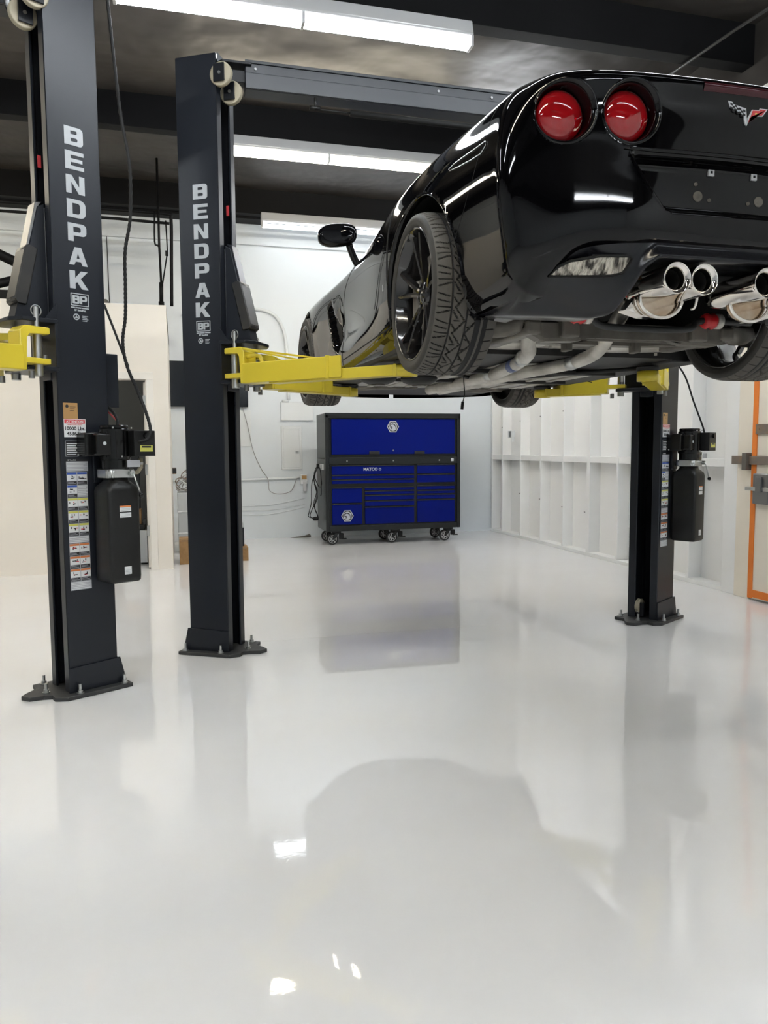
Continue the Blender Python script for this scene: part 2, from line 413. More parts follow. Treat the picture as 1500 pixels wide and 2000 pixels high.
# office box at left
OY = 8.34
m_ = MB(); m_.m(CREAM)
m_.box(-9, -1.02, OY, OY + .12, 0, 2.75)
m_.box(-1.02, -.30, OY, OY + .12, 2.0, 2.75)
m_.box(-.30, -.085, OY, OY + .12, 0, 2.75)
m_.box(-.205, -.085, OY + .12, BW, 0, 2.75)
m_.box(-9, -.085, OY + .12, BW, 2.62, 2.75)
struct(m_, 'wall_office')
m_ = MB(); m_.m(TRIMW)
m_.box(-.305, -.235, OY - .018, OY, 0, 2.06, .003); m_.box(-1.09, -1.02, OY - .018, OY, 0, 2.06, .003); m_.box(-1.092, -.233, OY - .021, OY, 1.99, 2.062, .003)
m_.box(-.315, -.30, OY, OY + .12, 0, 2.0, .002); m_.box(-1.02, -.30, OY, OY + .12, 1.985, 2.0, .002)
struct(m_, 'trim_14')
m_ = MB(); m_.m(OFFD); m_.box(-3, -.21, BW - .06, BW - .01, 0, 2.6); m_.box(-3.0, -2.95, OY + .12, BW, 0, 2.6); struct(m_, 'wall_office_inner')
m_ = MB(); m_.m(TRIMW).box(-.34, -.305, OY + .12, OY + .92, .01, 1.97, .003); dr = struct(m_, 'door_2')
for z in (.35, 1.0, 1.72):
    q = MB(); q.m(ZINC).box(-.345, -.318, OY + .085, OY + .125, z, z + .11, .002); q.build('hinge', dr)
m_ = MB(); m_.m(LABK).box(-1.5, -.45, 9.4, 9.5, 0, 1.27, .005); top(m_, 'office_partition', 'black panel standing inside the office doorway', 'panel')
m_ = MB(); m_.m(GREYC).box(-.62, -.36, 8.75, 9.15, .02, .38, .01); m_.m(BPLAST).cyl((-.44, 8.752, .12), .03, .012, 'y', 16); m_.box(-.6, -.38, 8.8, 9.1, .38, .44, .01)
top(m_, 'equipment_case', 'low grey case on the floor inside the office doorway', 'case')
m_ = MB(); m_.m(WOODM).box(-.60, -.42, 8.86, 9.08, .44, .60, .004, M=None); m_.m(RUBBER).box(-.40, -.37, 8.8, 8.9, .44, .5, .005)
top(m_, 'cardboard_carton', 'brown carton resting on the grey case inside the doorway', 'box')
m_ = MB(); m_.m(TDIM).box(-2.3, -1.3, 8.9, 9.0, 2.56, 2.60); m_.m(HOUSE).box(-2.32, -1.28, 8.88, 9.02, 2.60, 2.62); top(m_, 'office_fill_light', 'small fill light added inside the office out of view', 'ceiling light', loc=(-1.8, 8.95, 2.6))  # lamp added to lift the dark office interior
# things above the office
m_ = MB(); m_.m(BEAM).tube(smooth_path([(-2.4, 9.5, 4.01), (-.6, 9.5, 4.01), (-.05, 9.5, 4.0), (-.01, 9.5, 3.95), (-.02, 9.5, 3.4), (-.03, 9.5, 2.95)], 5), .020)
top(m_, 'gas_pipe', 'black pipe running level then dropping at the office corner', 'pipe')
m_ = MB(); m_.m(BEAM).tube([(-2.4, 9.46, 3.9), (-.6, 9.46, 3.9), (-.03, 9.46, 3.885)], .016); top(m_, 'gas_pipe', 'thin black level pipe just under the longer cornered pipe', 'pipe')
m_ = MB(); m_.m(BEAM).tube([(-.15, 9.42, 4.6), (-.15, 9.42, 3.6), (-.14, 9.42, 3.2)], .014); m_.tube([(-.14, 9.42, 3.2), (-.145, 9.42, 2.98)], .024); m_.tube([(-.145, 9.42, 2.98), (-.145, 9.42, 2.76)], .034)
m_.tube(smooth_path([(-.19, 9.42, 4.0), (-.20, 9.42, 3.66), (-.17, 9.42, 3.62), (-.15, 9.42, 3.6)], 3), .010)
top(m_, 'drop_pipe', 'black vertical pipe with a fat lower end above the office roof', 'pipe')
m_ = MB(); m_.m(BEAM).tube([(-.07, 9.4, 3.9), (-.06, 9.4, 3.55), (-.13, 9.4, 3.15)], .008); m_.box(-.085, -.05, 9.385, 9.415, 3.5, 3.56, .004)
top(m_, 'control_rod', 'thin black slanted rod between the two drop pipes', 'rod')
m_ = MB(); m_.m(GAP).tube([(-1.42, BW - .012, 4.3), (-1.35, BW - .012, 2.9)], .006, 6); top(m_, 'wall_wire', 'dark wire hanging down the back wall at far left', 'wire')
m_ = MB(); m_.m(GAP).tube([(-.83, BW - .012, 4.3), (-.82, BW - .012, 2.8)], .005, 6); top(m_, 'wall_wire', 'dark wire down the back wall left of the black drop pipes', 'wire')
m_ = MB(); m_.m(BEAM)
m_.tube([(-2.6, 9.3, 3.75), (-1.45, 9.3, 3.22)], .055, 8); m_.tube([(-2.6, 9.3, 2.85), (-1.45, 9.3, 3.20)], .05, 8); m_.tube([(-1.46, 9.3, 3.24), (-1.30, 9.3, 3.32)], .05, 8); m_.box(-2.6, -1.5, 9.2, 9.4, 2.76, 3.0, .01)
top(m_, 'black_brace_frame', 'black crossed brace frame on the office roof at far left', 'frame')
m_ = MB(); m_.m(WOODM); m_.box(-1.62, -1.42, 8.9, 9.1, 2.75, 2.9, .01); top(m_, 'cardboard_carton', 'small tan carton on the office roof behind the left lift', 'box')
rs = random.Random(2); m_ = MB(); m_.m(CRADLE)
prf = [(-.98, 0), (-.93, .025), (-.87, .03), (-.82, .035), (-.78, .075), (-.74, .085), (-.71, .07), (-.68, .08), (-.64, .03), (-.60, 0)]
m_.prism([(a, 2.75 + b) for a, b in prf], 8.55, 8.8, 'xz', .006); top(m_, 'folded_tarp', 'small crumpled brown tarp lying on the office roof edge', 'tarp')

# back wall fittings
m_ = MB(); m_.m(SCREEN).box(-.10, .945, BW - .075, BW - .03, 1.84, 2.45, .006); tv = m_.build('wall_screen'); tag(tv, 'large black flat screen on the back wall behind the second column', 'television')
q = MB(); q.m(BPLAST).box(.2, .6, BW - .03, BW, 2.0, 2.3); q.build('wall_bracket', tv)
m_ = MB(); m_.m(CONDUIT).tube(smooth_path([(.10, BW - .03, 3.05), (.3, BW - .03, 3.16), (.95, BW - .03, 3.18), (1.22, BW - .03, 3.16), (1.38, BW - .03, 3.06), (1.47, BW - .03, 2.85), (1.50, BW - .03, 2.5), (1.51, BW - .03, 1.95)], 6), .022)
m_.tube([(1.42, BW - .03, 1.93), (1.51, BW - .03, 1.93)], .02); top(m_, 'curved_conduit', 'white painted conduit arching down the back wall left of the car', 'conduit')
m_ = MB(); m_.m(CONDUIT).box(1.40, 1.86, BW - .035, BW, 1.66, 1.92, .006); top(m_, 'junction_panel', 'white blank panel at the foot of the arching conduit', 'panel')
m_ = MB(); m_.m(CONDUIT).box(.97, 1.055, BW - .06, BW, 2.86, 3.03, .008); m_.m(LABT).box(.985, 1.04, BW - .064, BW - .058, 2.97, 3.015); top(m_, 'switch_box', 'small cream switch box on back wall beside the lift guard', 'switch')
m_ = MB(); m_.m(CONDUIT).box(1.40, 1.69, BW - .022, BW, .97, 1.58, .004); m_.box(1.43, 1.66, BW - .027, BW - .02, 1.0, 1.55, .003); m_.m(ZINC).box(1.60, 1.64, BW - .034, BW - .026, 1.2, 1.235, .002)
top(m_, 'breaker_panel', 'white painted breaker panel door on the back wall left of toolbox', 'panel')
m_ = MB(); m_.m(CONDUIT).tube([(-.08, BW - .025, .835), (.9, BW - .025, .835), (1.56, BW - .025, .85), (1.66, BW - .03, .86)], .016, 8); top(m_, 'level_conduit', 'white level conduit running low across the back wall', 'conduit')
ot = MB(); ot.m(CONDUIT).box(1.66, 1.76, BW - .055, BW, .76, .90, .006); ot.m(LABT).box(1.675, 1.745, BW - .06, BW - .054, .83, .885, .002); ot.m(HOUSE).box(1.69, 1.74, BW - .09, BW - .055, .66, .80, .008)
top(ot, 'wall_outlet', 'white outlet box with plug on the back wall beside the toolbox', 'outlet')
m_ = MB(); m_.m(GCORD).tube(smooth_path([(.86, BW - .055, 1.86), (.93, BW - .055, 1.6), (1.0, BW - .055, 1.25), (1.1, BW - .055, 1.0), (1.2, BW - .055, .84), (1.22, BW - .055, .68), (1.35, BW - .055, .63), (1.52, BW - .055, .67), (1.6, BW - .055, .83), (1.64, BW - .058, .85)], 6), .0055, 6)
top(m_, 'screen_cable', 'thin grey cable looping from the screen down to the outlet', 'cable')
for i, (a, b, c) in enumerate([(.47, .49, .56), (.42, .42, .47), (.35, .36, .43)]):
    m_ = MB(); m_.m(CONDUIT).tube(smooth_path([(.6, BW - .008, a - .0), (1.2, BW - .008, b - .02), (1.72, BW - .008, c)], 5), .0035, 5)
    top(m_, 'slack_wire', ['uppermost', 'middle', 'lowest'][i] + ' of three thin slack cords low on the back wall', 'cord')
m_ = MB(); m_.m(CRADLE).prism([(1.5, 0), (1.6, .012), (1.7, .02), (1.78, .05), (1.8, .02), (1.79, 0)], BW - .05, BW - .012, 'xz', .002); top(m_, 'peeling_baseboard', 'lifted grey strip at the wall base left of the toolbox', 'strip')
m_ = MB(); m_.m(CONDUIT).box(.72, .98, BW - .02, BW, 1.30, 1.80, .003); top(m_, 'notice_board', 'white blank board on back wall beneath the black screen', 'board')
m_ = MB(); m_.m(RUSTY).box(-.07, -.03, 8.55, 8.62, 1.0, 1.07, .004); m_.m(LABK).box(-.068, -.028, 8.545, 8.555, 1.01, 1.06); top(m_, 'door_switch', 'small brown metal switch on the office side wall', 'switch')
# cabinet with tangled cables between office and second column
m_ = MB(); m_.m(GREYC).box(-.03, .42, 9.55, 9.95, .02, .74, .012); m_.m(CONDUIT); m_.box(-.035, .425, 9.545, 9.955, .50, .515, .003); m_.box(-.035, .425, 9.545, 9.955, .24, .255, .003)
top(m_, 'storage_bin_stack', 'grey plastic bin stack between the office and second column', 'bin')
rs = random.Random(7); m_ = MB(); m_.m(GCORD)
for k in range(26):
    cx, cy, cz = .17 + rs.uniform(-.1, .1), 9.75 + rs.uniform(-.1, .1), .84 + rs.uniform(-.02, .1); a = rs.uniform(.06, .15); ph = rs.uniform(0, 6); tl = rs.uniform(-1, 1)
    pts = [(cx + a * cos(t), cy + a * .8 * sin(t) * cos(tl), max(.755, cz + a * .7 * sin(t + ph))) for t in [j * 2 * pi / 14 for j in range(14)]]
    m_.m([GCORD, CONDUIT, RUSTY, GCORD][k % 4]).tube(pts, .006, 5, closed=True)
tag(m_.build('tangled_cables'), 'heap of tangled grey cables on top of the grey bins', 'cable', kind='stuff')
def carton(x0, x1, y0, y1, z0, z1, lb):
    q = MB(); q.m(WOODM).box(x0, x1, y0, y1, z0, z1, .004); q.m(LABT).box(x0 + .001, x1 - .001, (y0 + y1) / 2 - .02, (y0 + y1) / 2 + .02, z1, z1 + .002)
    q.m(RUSTY).box(x0 + .02, x1 - .02, y0 - .002, y0, z1 - .012, z1 - .006)
    return top(q, 'cardboard_box', lb, 'box')
carton(-.02, .22, 8.62, 9.0, 0, .27, 'brown cardboard box on floor left of the second column')
carton(.42, .735, 8.70, 9.0, 0, .155, 'low brown cardboard box on floor right of the second column')
m_ = MB(); m_.m(SLATE).box(.50, .70, 8.80, 8.95, .157, .37, .006); m_.m(GREYC).box(.50, .695, 8.80, 8.95, .37, .43, .008); m_.m(LABK).cyl((.64, 8.87, .43), .014, .03, 'z', 12)
m_.cyl((.56, 8.87, .43), .014, .015, 'z', 12)
top(m_, 'car_battery', 'dark grey battery with pale top standing on the low carton', 'battery')
# stud-wall bits
for i, (y, z) in enumerate([(10.36, 1.55), (9.75, 1.62), (9.14, 1.66), (8.53, 1.70), (9.75, .62), (9.14, .58), (8.53, .52), (7.98, .5)]):
    m_ = MB(); m_.m(STEEL).box(RW - .006, RW, y - .012, y + .012, z, z + .012, .001)
    top(m_, 'wall_staple', 'tiny grey staple on a white stud of the right wall', 'staple', group='staples on the white studs')
m_ = MB(); m_.m(CONDUIT).box(RW - .05, RW, 9.92, 10.06, 1.40, 1.50, .008); m_.m(STEEL).box(RW - .055, RW - .05, 9.95, 10.0, 1.41, 1.49, .002); m_.m(CONDUIT).cyl((RW - .03, 9.93, 1.34), .02, .07, 'z', 12)
top(m_, 'stud_outlet', 'white outlet box on the studs just under the far front tyre', 'outlet')

# ================================================================== CAR (raised on the lift)
CX0, CY0, CZ0 = 1.885, 3.16, 1.57
car = empty('sports_car', (CX0, CY0, CZ0), 'glossy black two-seat sports coupe with four round red tail lamps raised on the lift', 'car')
CM = Matrix.Translation((CX0, CY0, CZ0))
def bspl(P, n, clamp=True):
    """dense uniform cubic B-spline of control rows P (k,...) -> n samples"""
    P = np.array(P, float)
    P = np.concatenate([(2 * P[0] - P[1])[None], P, (2 * P[-1] - P[-2])[None]])
    k = len(P) - 3; out = []
    for t in np.linspace(0, k, n):
        i = min(int(t), k - 1); u = t - i
        b = ((1 - u) ** 3 / 6, (3 * u ** 3 - 6 * u * u + 4) / 6, (-3 * u ** 3 + 3 * u * u + 3 * u + 1) / 6, u ** 3 / 6)
        out.append(sum(b[j] * P[i + j] for j in range(4)))
    return np.array(out)
# side stations  (v, [(u,w) x8])
ST = [
 (3.60, [(-.02, .15), (-.02, .17), (-.02, .25), (-.02, .33), (-.02, .40), (-.02, .46), (-.02, .50), (-.02, .52)]),
 (3.56, [(-.36, .15), (-.38, .17), (-.40, .25), (-.40, .33), (-.39, .41), (-.37, .48), (-.33, .53), (-.27, .55)]),
 (3.38, [(-.60, .15), (-.70, .17), (-.75, .27), (-.76, .37), (-.75, .47), (-.71, .56), (-.63, .62), (-.54, .65)]),
 (3.10, [(-.70, .14), (-.83, .17), (-.875, .30), (-.885, .44), (-.88, .57), (-.845, .68), (-.77, .75), (-.68, .775)]),
 (2.85, [(-.72, .14), (-.88, .17), (-.93, .32), (-.94, .47), (-.94, .62), (-.91, .725), (-.83, .79), (-.73, .81)]),
 (2.62, [(-.74, .148), (-.89, .16), (-.935, .31), (-.945, .47), (-.945, .62), (-.915, .74), (-.835, .81), (-.735, .83)]),
 (2.25, [(-.74, .148), (-.88, .145), (-.92, .28), (-.935, .45), (-.938, .60), (-.905, .735), (-.82, .815), (-.74, .835)]),
 (1.95, [(-.74, .145), (-.855, .152), (-.895, .25), (-.90, .43), (-.905, .60), (-.88, .735), (-.81, .82), (-.74, .84)]),
 (1.60, [(-.74, .145), (-.845, .152), (-.89, .24), (-.885, .41), (-.885, .59), (-.865, .73), (-.80, .825), (-.75, .85)]),
 (1.20, [(-.74, .145), (-.85, .152), (-.895, .23), (-.89, .40), (-.885, .58), (-.865, .73), (-.81, .835), (-.76, .865)]),
 (.80, [(-.74, .145), (-.865, .152), (-.91, .24), (-.91, .41), (-.905, .59), (-.885, .74), (-.83, .86), (-.77, .895)]),
 (.45, [(-.74, .148), (-.875, .15), (-.925, .28), (-.93, .45), (-.93, .62), (-.905, .77), (-.845, .885), (-.77, .92)]),
 (.12, [(-.72, .15), (-.87, .18), (-.92, .33), (-.93, .49), (-.925, .65), (-.90, .79), (-.84, .90), (-.75, .93)]),
 (-.16, [(-.68, .17), (-.83, .20), (-.885, .36), (-.905, .52), (-.90, .67), (-.88, .80), (-.82, .905), (-.73, .935)]),
 (-.40, [(-.62, .19), (-.790, .200), (-.835, .37), (-.86, .53), (-.865, .67), (-.85, .80), (-.80, .90), (-.71, .93)]),
 (-.58, [(-.58, .20), (-.785, .205), (-.815, .39), (-.84, .54), (-.845, .68), (-.83, .80), (-.785, .90), (-.69, .928)]),
]
# tail columns: u, then per row (u-scale handled by explicit points) rows: w and v
def tailcol(u, vb, wl):
    """wl: crease height; returns 8 rows (u,v,w)"""
    ws = [wl - .02, wl, wl + (.925 - wl) * .22, wl + (.925 - wl) * .45, wl + (.925 - wl) * .66, wl + (.925 - wl) * .86, .918, .928]
    dv = [.05, -.010, -.012, -.012, -.016, -.020, -.040, .01]
    return [(u, vb + d, w) for w, d in zip(ws, dv)]
corner = [[(-.56, -.62, .22), (-.770, -.70, .225), (-.805, -.705, .37), (-.83, -.71, .52), (-.838, -.71, .66), (-.825, -.71, .79), (-.785, -.71, .89), (-.68, -.68, .93)],
          [(-.56, -.63, .22), (-.768, -.715, .23), (-.803, -.725, .375), (-.828, -.73, .525), (-.836, -.73, .665), (-.823, -.73, .79), (-.78, -.73, .892), (-.68, -.69, .93)],
          [(-.54, -.64, .25), (-.745, -.755, .275), (-.78, -.765, .40), (-.80, -.765, .54), (-.805, -.765, .68), (-.79, -.765, .80), (-.745, -.765, .900), (-.66, -.71, .932)]]
# columns [vertical rows each]
cols = [[(u, v, w) for (u, w) in rows] for v, rows in ST]
cols += corner
for u, vb, wl in [(-.69, -.785, .325), (-.58, -.815, .385), (-.45, -.84, .397), (-.32, -.852, .398), (-.16, -.86, .397), (-.05, -.862, .396), (0, -.862, .396)]:
    c = tailcol(u, vb, wl)
    if u == -.69: c = [(-.58, -.70, .29)] + [(u - (.01 if 2 <= i <= 5 else 0), v, w) for i, (u, v, w) in enumerate(c)][1:7] + [(-.62, -.75, .932)]
    cols.append(c)
NV, NU = 90, 420
rowd = np.array([bspl(c, NV) for c in cols])          # (cols, NV, 3)
# non-uniform sampling along the length: equalise by mid-row arc length
dense = bspl(rowd, 2400)
mid = dense[:, NV // 2]; d = np.concatenate([[0], np.cumsum(np.linalg.norm(np.diff(mid, axis=0), axis=1))])
# finer in the tail
S = np.concatenate([np.linspace(0, d[-1] - 1.15, 260), np.linspace(d[-1] - 1.15, d[-1], 240)[1:]])
idx = np.interp(S, d, np.arange(2400)).round().astype(int)
G = dense[idx].copy(); NU = len(G)
# front bumper and shapes: fender vent recess, door lower scallop, plate recess, panel relief
def sstep(x, a, b):
    t = min(1, max(0, (x - a) / (b - a))); return t * t * (3 - 2 * t)
ARCH = [(-.025, .375, .362), (2.665, .37, .352)]
RW_ = .097; LAMPS = [(-.636, .790), (-.417, .794)]
VENT = [(1.93, .64), (1.87, .66), (1.66, .47), (1.60, .385), (1.68, .30), (1.78, .36), (1.86, .50)]
def inpoly(x, y, P):
    c = False; n = len(P)
    for i in range(n):
        x1, y1 = P[i]; x2, y2 = P[(i + 1) % n]
        if (y1 > y) != (y2 > y) and x < (x2 - x1) * (y - y1) / (y2 - y1) + x1: c = not c
    return c
def segd(x, y, P):
    m = 9
    for i in range(len(P)):
        x1, y1 = P[i]; x2, y2 = P[(i + 1) % len(P)]
        L2 = (x2 - x1) ** 2 + (y2 - y1) ** 2; t = max(0, min(1, ((x - x1) * (x2 - x1) + (y - y1) * (y2 - y1)) / L2))
        m = min(m, hypot(x - x1 - t * (x2 - x1), y - y1 - t * (y2 - y1)))
    return m
PLATE = [(-.415, .668), (-.35, .575), (-.295, .505), (-.26, .487), (.26, .487), (.295, .505), (.35, .575), (.415, .668)]
for a in range(NU):
    for b in range(NV):
        u, v, w = G[a, b]
        if v < -.7 and abs(u) < .5 and .43 < w < .70:
            s_ = segd(u, w, PLATE) * (1 if inpoly(u, w, PLATE) else -1)
            G[a, b, 1] += .06 * sstep(s_, -.004, .022)
        if 1.4 < v < 2.15 and u < -.8 and .2 < w < .75:
            s_ = segd(v, w, VENT) * (1 if inpoly(v, w, VENT) else -1)
            G[a, b, 0] += .055 * sstep(s_, -.004, .012)
            # cove trailing back into the door
        if .75 < v < 1.75 and u < -.8:
            k = sstep(v, .8, 1.7); cc = .36 + .10 * (v - .8)
            dd = (w - cc) / (.02 + .10 * k)
            G[a, b, 0] += .022 * k * math.exp(-dd * dd) * (1 - sstep(v, 1.62, 1.75))
keep = np.ones((NU - 1, NV - 1), bool)
cut = np.zeros((NU, NV), int)
for a in range(NU):
    for b in range(NV):
        u, v, w = G[a, b]
        for k, (cv, cw, r) in enumerate(ARCH):
            if hypot(v - cv, w - cw) < r and u < -.5: cut[a, b] = k + 1
            if abs(v - cv) < r and w < cw and u < -.5 and hypot(v - cv, w - cw) >= r and w < cw - .0 and abs(v - cv) < r - .0: pass
        for k, (cu, cw) in enumerate(LAMPS):
            if v < -.5 and hypot(u - cu, w - cw) < RW_: cut[a, b] = 3 + k
# remove vertices under the arch to the rocker edge too
for a in range(NU):
    for b in range(NV):
        u, v, w = G[a, b]
        for k, (cv, cw, r) in enumerate(ARCH):
            if w < cw - .1 and abs(v - cv) < r * .90 + .0 and u < -.5 and v > -.5: cut[a, b] = k + 1
for a in range(NU - 1):
    for b in range(NV - 1):
        q = [cut[a, b], cut[a + 1, b], cut[a + 1, b + 1], cut[a, b + 1]]
        if all(q): keep[a, b] = False
# snap cut vertices that are still used
for a in range(NU):
    for b in range(NV):
        if cut[a, b]:
            used = any(0 <= i < NU - 1 and 0 <= j < NV - 1 and keep[i, j] for i in (a - 1, a) for j in (b - 1, b))
            if not used: continue
            u, v, w = G[a, b]; k = cut[a, b]
            if k <= 2:
                cv, cw, r = ARCH[k - 1]; L = hypot(v - cv, w - cw)
                if w >= cw - .14 or L < r: G[a, b, 1] = cv + (v - cv) * r / L; G[a, b, 2] = cw + (w - cw) * r / L
            else:
                cu, cw = LAMPS[k - 3]; L = hypot(u - cu, w - cw)
                G[a, b, 0] = cu + (u - cu) * RW_ / L; G[a, b, 2] = cw + (w - cw) * RW_ / L
def mirror_grid(mb, G, mask=None, flip=False):
    mb.grid(G, mask=mask, flip=flip)
    H = np.array(G).copy(); H[..., 0] *= -1
    mb.grid(H, mask=mask, flip=not flip)
body = MB(); body.M = CM; body.m(PAINT); mirror_grid(body, G, keep)
# top skin: rows from the shoulder to the centre line
sh = G[:, -1]                                            # shoulder curve
def shv(v):                                             # shoulder point at given v (side part)
    i = int(np.argmin(np.abs(sh[:, 1] - v) + (sh[:, 0] > -.3) * 5 * (v < 0))); return sh[i]
TOPS = [ # v, belt(u,w), glass(u,w), rail(u,w), mid(u,w), centre w
 (3.54, (-.20, .55), (-.16, .55), (-.12, .55), (-.06, .55), .55),
 (3.30, (-.45, .67), (-.36, .675), (-.26, .68), (-.14, .685), .69),
 (2.90, (-.62, .79), (-.52, .775), (-.40, .77), (-.20, .79), .80),
 (2.45, (-.63, .825), (-.52, .81), (-.40, .81), (-.20, .835), .845),
 (1.98, (-.66, .845), (-.56, .85), (-.42, .865), (-.20, .885), .89),
 (1.72, (-.70, .86), (-.61, .90), (-.47, .945), (-.24, .975), .985),
 (1.35, (-.715, .885), (-.645, 1.00), (-.525, 1.10), (-.28, 1.15), 1.165),
 (.95, (-.72, .91), (-.655, 1.03), (-.53, 1.165), (-.28, 1.215), 1.23),
 (.60, (-.71, .93), (-.645, 1.03), (-.51, 1.15), (-.27, 1.20), 1.215),
 (.20, (-.69, .945), (-.60, 1.01), (-.46, 1.085), (-.25, 1.125), 1.14),
 (-.20, (-.66, .95), (-.54, .98), (-.42, 1.01), (-.22, 1.03), 1.04),
 (-.50, (-.62, .947), (-.50, .955), (-.36, .965), (-.20, .97), .975),
 (-.68, (-.58, .942), (-.46, .946), (-.33, .95), (-.17, .952), .955),
]
rows = []
for v, be, gl_, ra, mi_, cw in TOPS:
    s_ = shv(v); rows.append([tuple(s_), (s_[0] * .55 + be[0] * .45, v, s_[2] * .55 + be[1] * .45 + .004), (be[0], v, be[1]), (gl_[0], v, gl_[1]), (ra[0], v, ra[1]), (mi_[0], v, mi_[1]), (mi_[0] * .4, v, cw), (0, v, cw)])
tailpts = [sh[int(np.argmin(np.hypot(sh[:, 0] - u, (sh[:, 1] + .6) * 0 + (sh[:, 1] > -.5) * 5)))] for u in (-.66, -.60, -.5, -.4, -.28, -.15, -.05, -.001)]
rows.append([tuple(p) for p in tailpts])
rows = [[tuple(p) for p in bspl(r, 44)] for r in rows]
T = bspl(np.array(rows), 170)
for j in (0,):
    for i in range(len(T)):
        k = int(np.argmin(np.linalg.norm(sh - T[i, 0], axis=1))); T[i, 0] = sh[k]
def topmat(i, j):
    v = T[i, j, 1]; w_ = T[i, j, 2]; u = abs(T[i, j, 0])
    return 0
topm = MB(); topm.M = CM; topm.m(PAINT).m(GLASS)
def gsel(i, j):
    u, v, w_ = T[i, j]; u = abs(u)
    side = u > .50 and w_ > .93 and .30 < v < 1.62 and u < .70
    ws = v > 1.42 and v < 1.76 and w_ > .92 and u < .56
    rear = -.42 < v < .34 and u < .44
    return 1 if (side or ws or rear) else 0
H = T.copy(); H[..., 0] *= -1
topm.grid(T, mi=gsel); topm.grid(H, mi=gsel, flip=True)
cb = body.build('body_shell', car, weld=.0006)
topm.build('roof_and_hood', car, weld=.0006)
cb.data.update()
# surface probes
def mkbvh(o):
    me = o.data; return BVHTree.FromPolygons([v.co for v in me.vertices], [tuple(p.vertices) for p in me.polygons])
BV = mkbvh(cb)
def pside(v, w, off=.0):
    h = BV.ray_cast(Vector((-1.5, v, w)), Vector((1, 0, 0)))
    return (h[0].x - off, v, w) if h[0] else (-.88, v, w)
def prear(u, w, off=.0):
    h = BV.ray_cast(Vector((u, -1.6, w)), Vector((0, 1, 0)))
    return (u, h[0].y - off, w) if h[0] else (u, -.8, w)
def CMB(mt):
    q = MB(); q.M = CM; q.m(mt); return q
def arc(cv, cw, r, a0, a1, n=40): return [(cv + r * cos(a0 + (a1 - a0) * i / n), cw + r * sin(a0 + (a1 - a0) * i / n)) for i in range(n + 1)]
# wheel arch liners (inner barrel) and lips
for s in (-1, 1):
    for k, (cv, cw, r) in enumerate(ARCH):
        a0, a1 = -.42, pi + .42
        pts = arc(cv, cw, r, a0, a1)
        L = []
        for (v, w_) in pts:
            rr_ = hypot(v - cv, w_ - cw); f = 1.012
            p = pside(cv + (v - cv) * f, cw + (w_ - cw) * f)
            L.append((s * abs(p[0]), v, w_))
        xs_ = np.array([p[0] for p in L]); n_ = len(xs_)
        for _ in range(6): xs_[1:-1] = (xs_[:-2] + 2 * xs_[1:-1] + xs_[2:]) / 4
        L = [(xs_[i], L[i][1], L[i][2]) for i in range(n_)]
        q = CMB(PAINT)
        rings = []
        for (x, v, w_) in L:
            dv, dw = (v - cv) / r, (w_ - cw) / r
            rings.append([(x - s * .002, v + dv * .010, w_ + dw * .010), (x + s * .003, v + dv * .002, w_ + dw * .002), (x - s * .004, v - dv * .006, w_ - dw * .006), (x - s * .03, v - dv * .004, w_ - dw * .004)])
        q.grid(np.array(rings)); q.build('arch_lip', car)
        q = CMB(UNDER)
        G2 = np.array([[(x - s * .025, v, w_), (x - s * .10, v + (v - cv) * .06, w_ + (w_ - cw) * .05), (s * .50, v + (v - cv) * .06, w_ + (w_ - cw) * .05)] for (x, v, w_) in L])
        q.grid(G2)
        q.prism([(a, b) for a, b in arc(cv, cw, r * 1.05, a0, a1)], s * .48 , s * .50, 'yz')
        q.build('arch_liner', car)
# rear diffuser / lower fascia
cre = []
for u in np.linspace(-.75, 0, 60):
    i = [k for k in range(NU) if G[k, 0, 1] < -.5]
    # crease = row index closest to v-min near bottom (row 1)
    cre.append(u)
B1 = G[:, int(NV * 1 / 7)]
cr = np.array([p for p in B1 if p[1] < -.30 and p[0] > -.9])
cr = cr[np.argsort(cr[:, 1] * 0 + np.arange(len(cr)))]
def low(u):          # lower edge of the fascia: v, w by |u|
    a = abs(u)
    xs = [0, .30, .335, .36, .40, .46, .60, .70, .80]
    ws = [.330, .330, .30, .24, .165, .155, .170, .185, .195]
    vs_ = [-.855, -.85, -.82, -.79, -.74, -.70, -.62, -.52, -.40]
    return np.interp(a, xs, vs_), np.interp(a, xs, ws)
sel = cr[np.linspace(0, len(cr) - 1, 90).astype(int)]
GG = []
for p in sel:
    u, v, w_ = p; lv, lw = low(u * .98); nx = .3 * sstep(abs(u), .62, .78); t0 = np.array([u * .995 + .022 * nx, v + .012 + .006 * nx, w_ + .010])
    sw = sstep(abs(u), .36, .52) * (1 - sstep(abs(u), .68, .82)) * .6
    top_ = np.array([u * .985 + .026 * nx, v + .020 + .012 * nx, w_ - .012]); bot = np.array([u * .97 + .012 * nx, lv, lw])
    m1 = top_ * .85 + bot * .15 + np.array([0, .004 + .012 * sw, -.0]); m2 = top_ * .55 + bot * .45 + np.array([0, .004 - .035 * sw, 0]); m3 = top_ * .2 + bot * .8 + np.array([0, -.012, 0])
    ins = bot + np.array([.0, .03, -.002]); ins2 = bot + np.array([.02, .16, .01])
    GG.append(bspl([t0, t0 * .3 + top_ * .7, top_, m1, m2, m3, bot, ins, ins2], 40))
GG = np.array(GG)
dif = CMB(DIFF); mirror_grid(dif, GG)
dif.box(-.52, .52, -.80, -.66, .335, .345)
do = dif.build('rear_diffuser', car, weld=.0006)
DBV = mkbvh(do)
def pdif(u, w, off=0.):
    h = DBV.ray_cast(Vector((u, -1.6, w)), Vector((0, 1, 0)))
    return (u, h[0].y - off, w) if h[0] else (u, -.78, w)
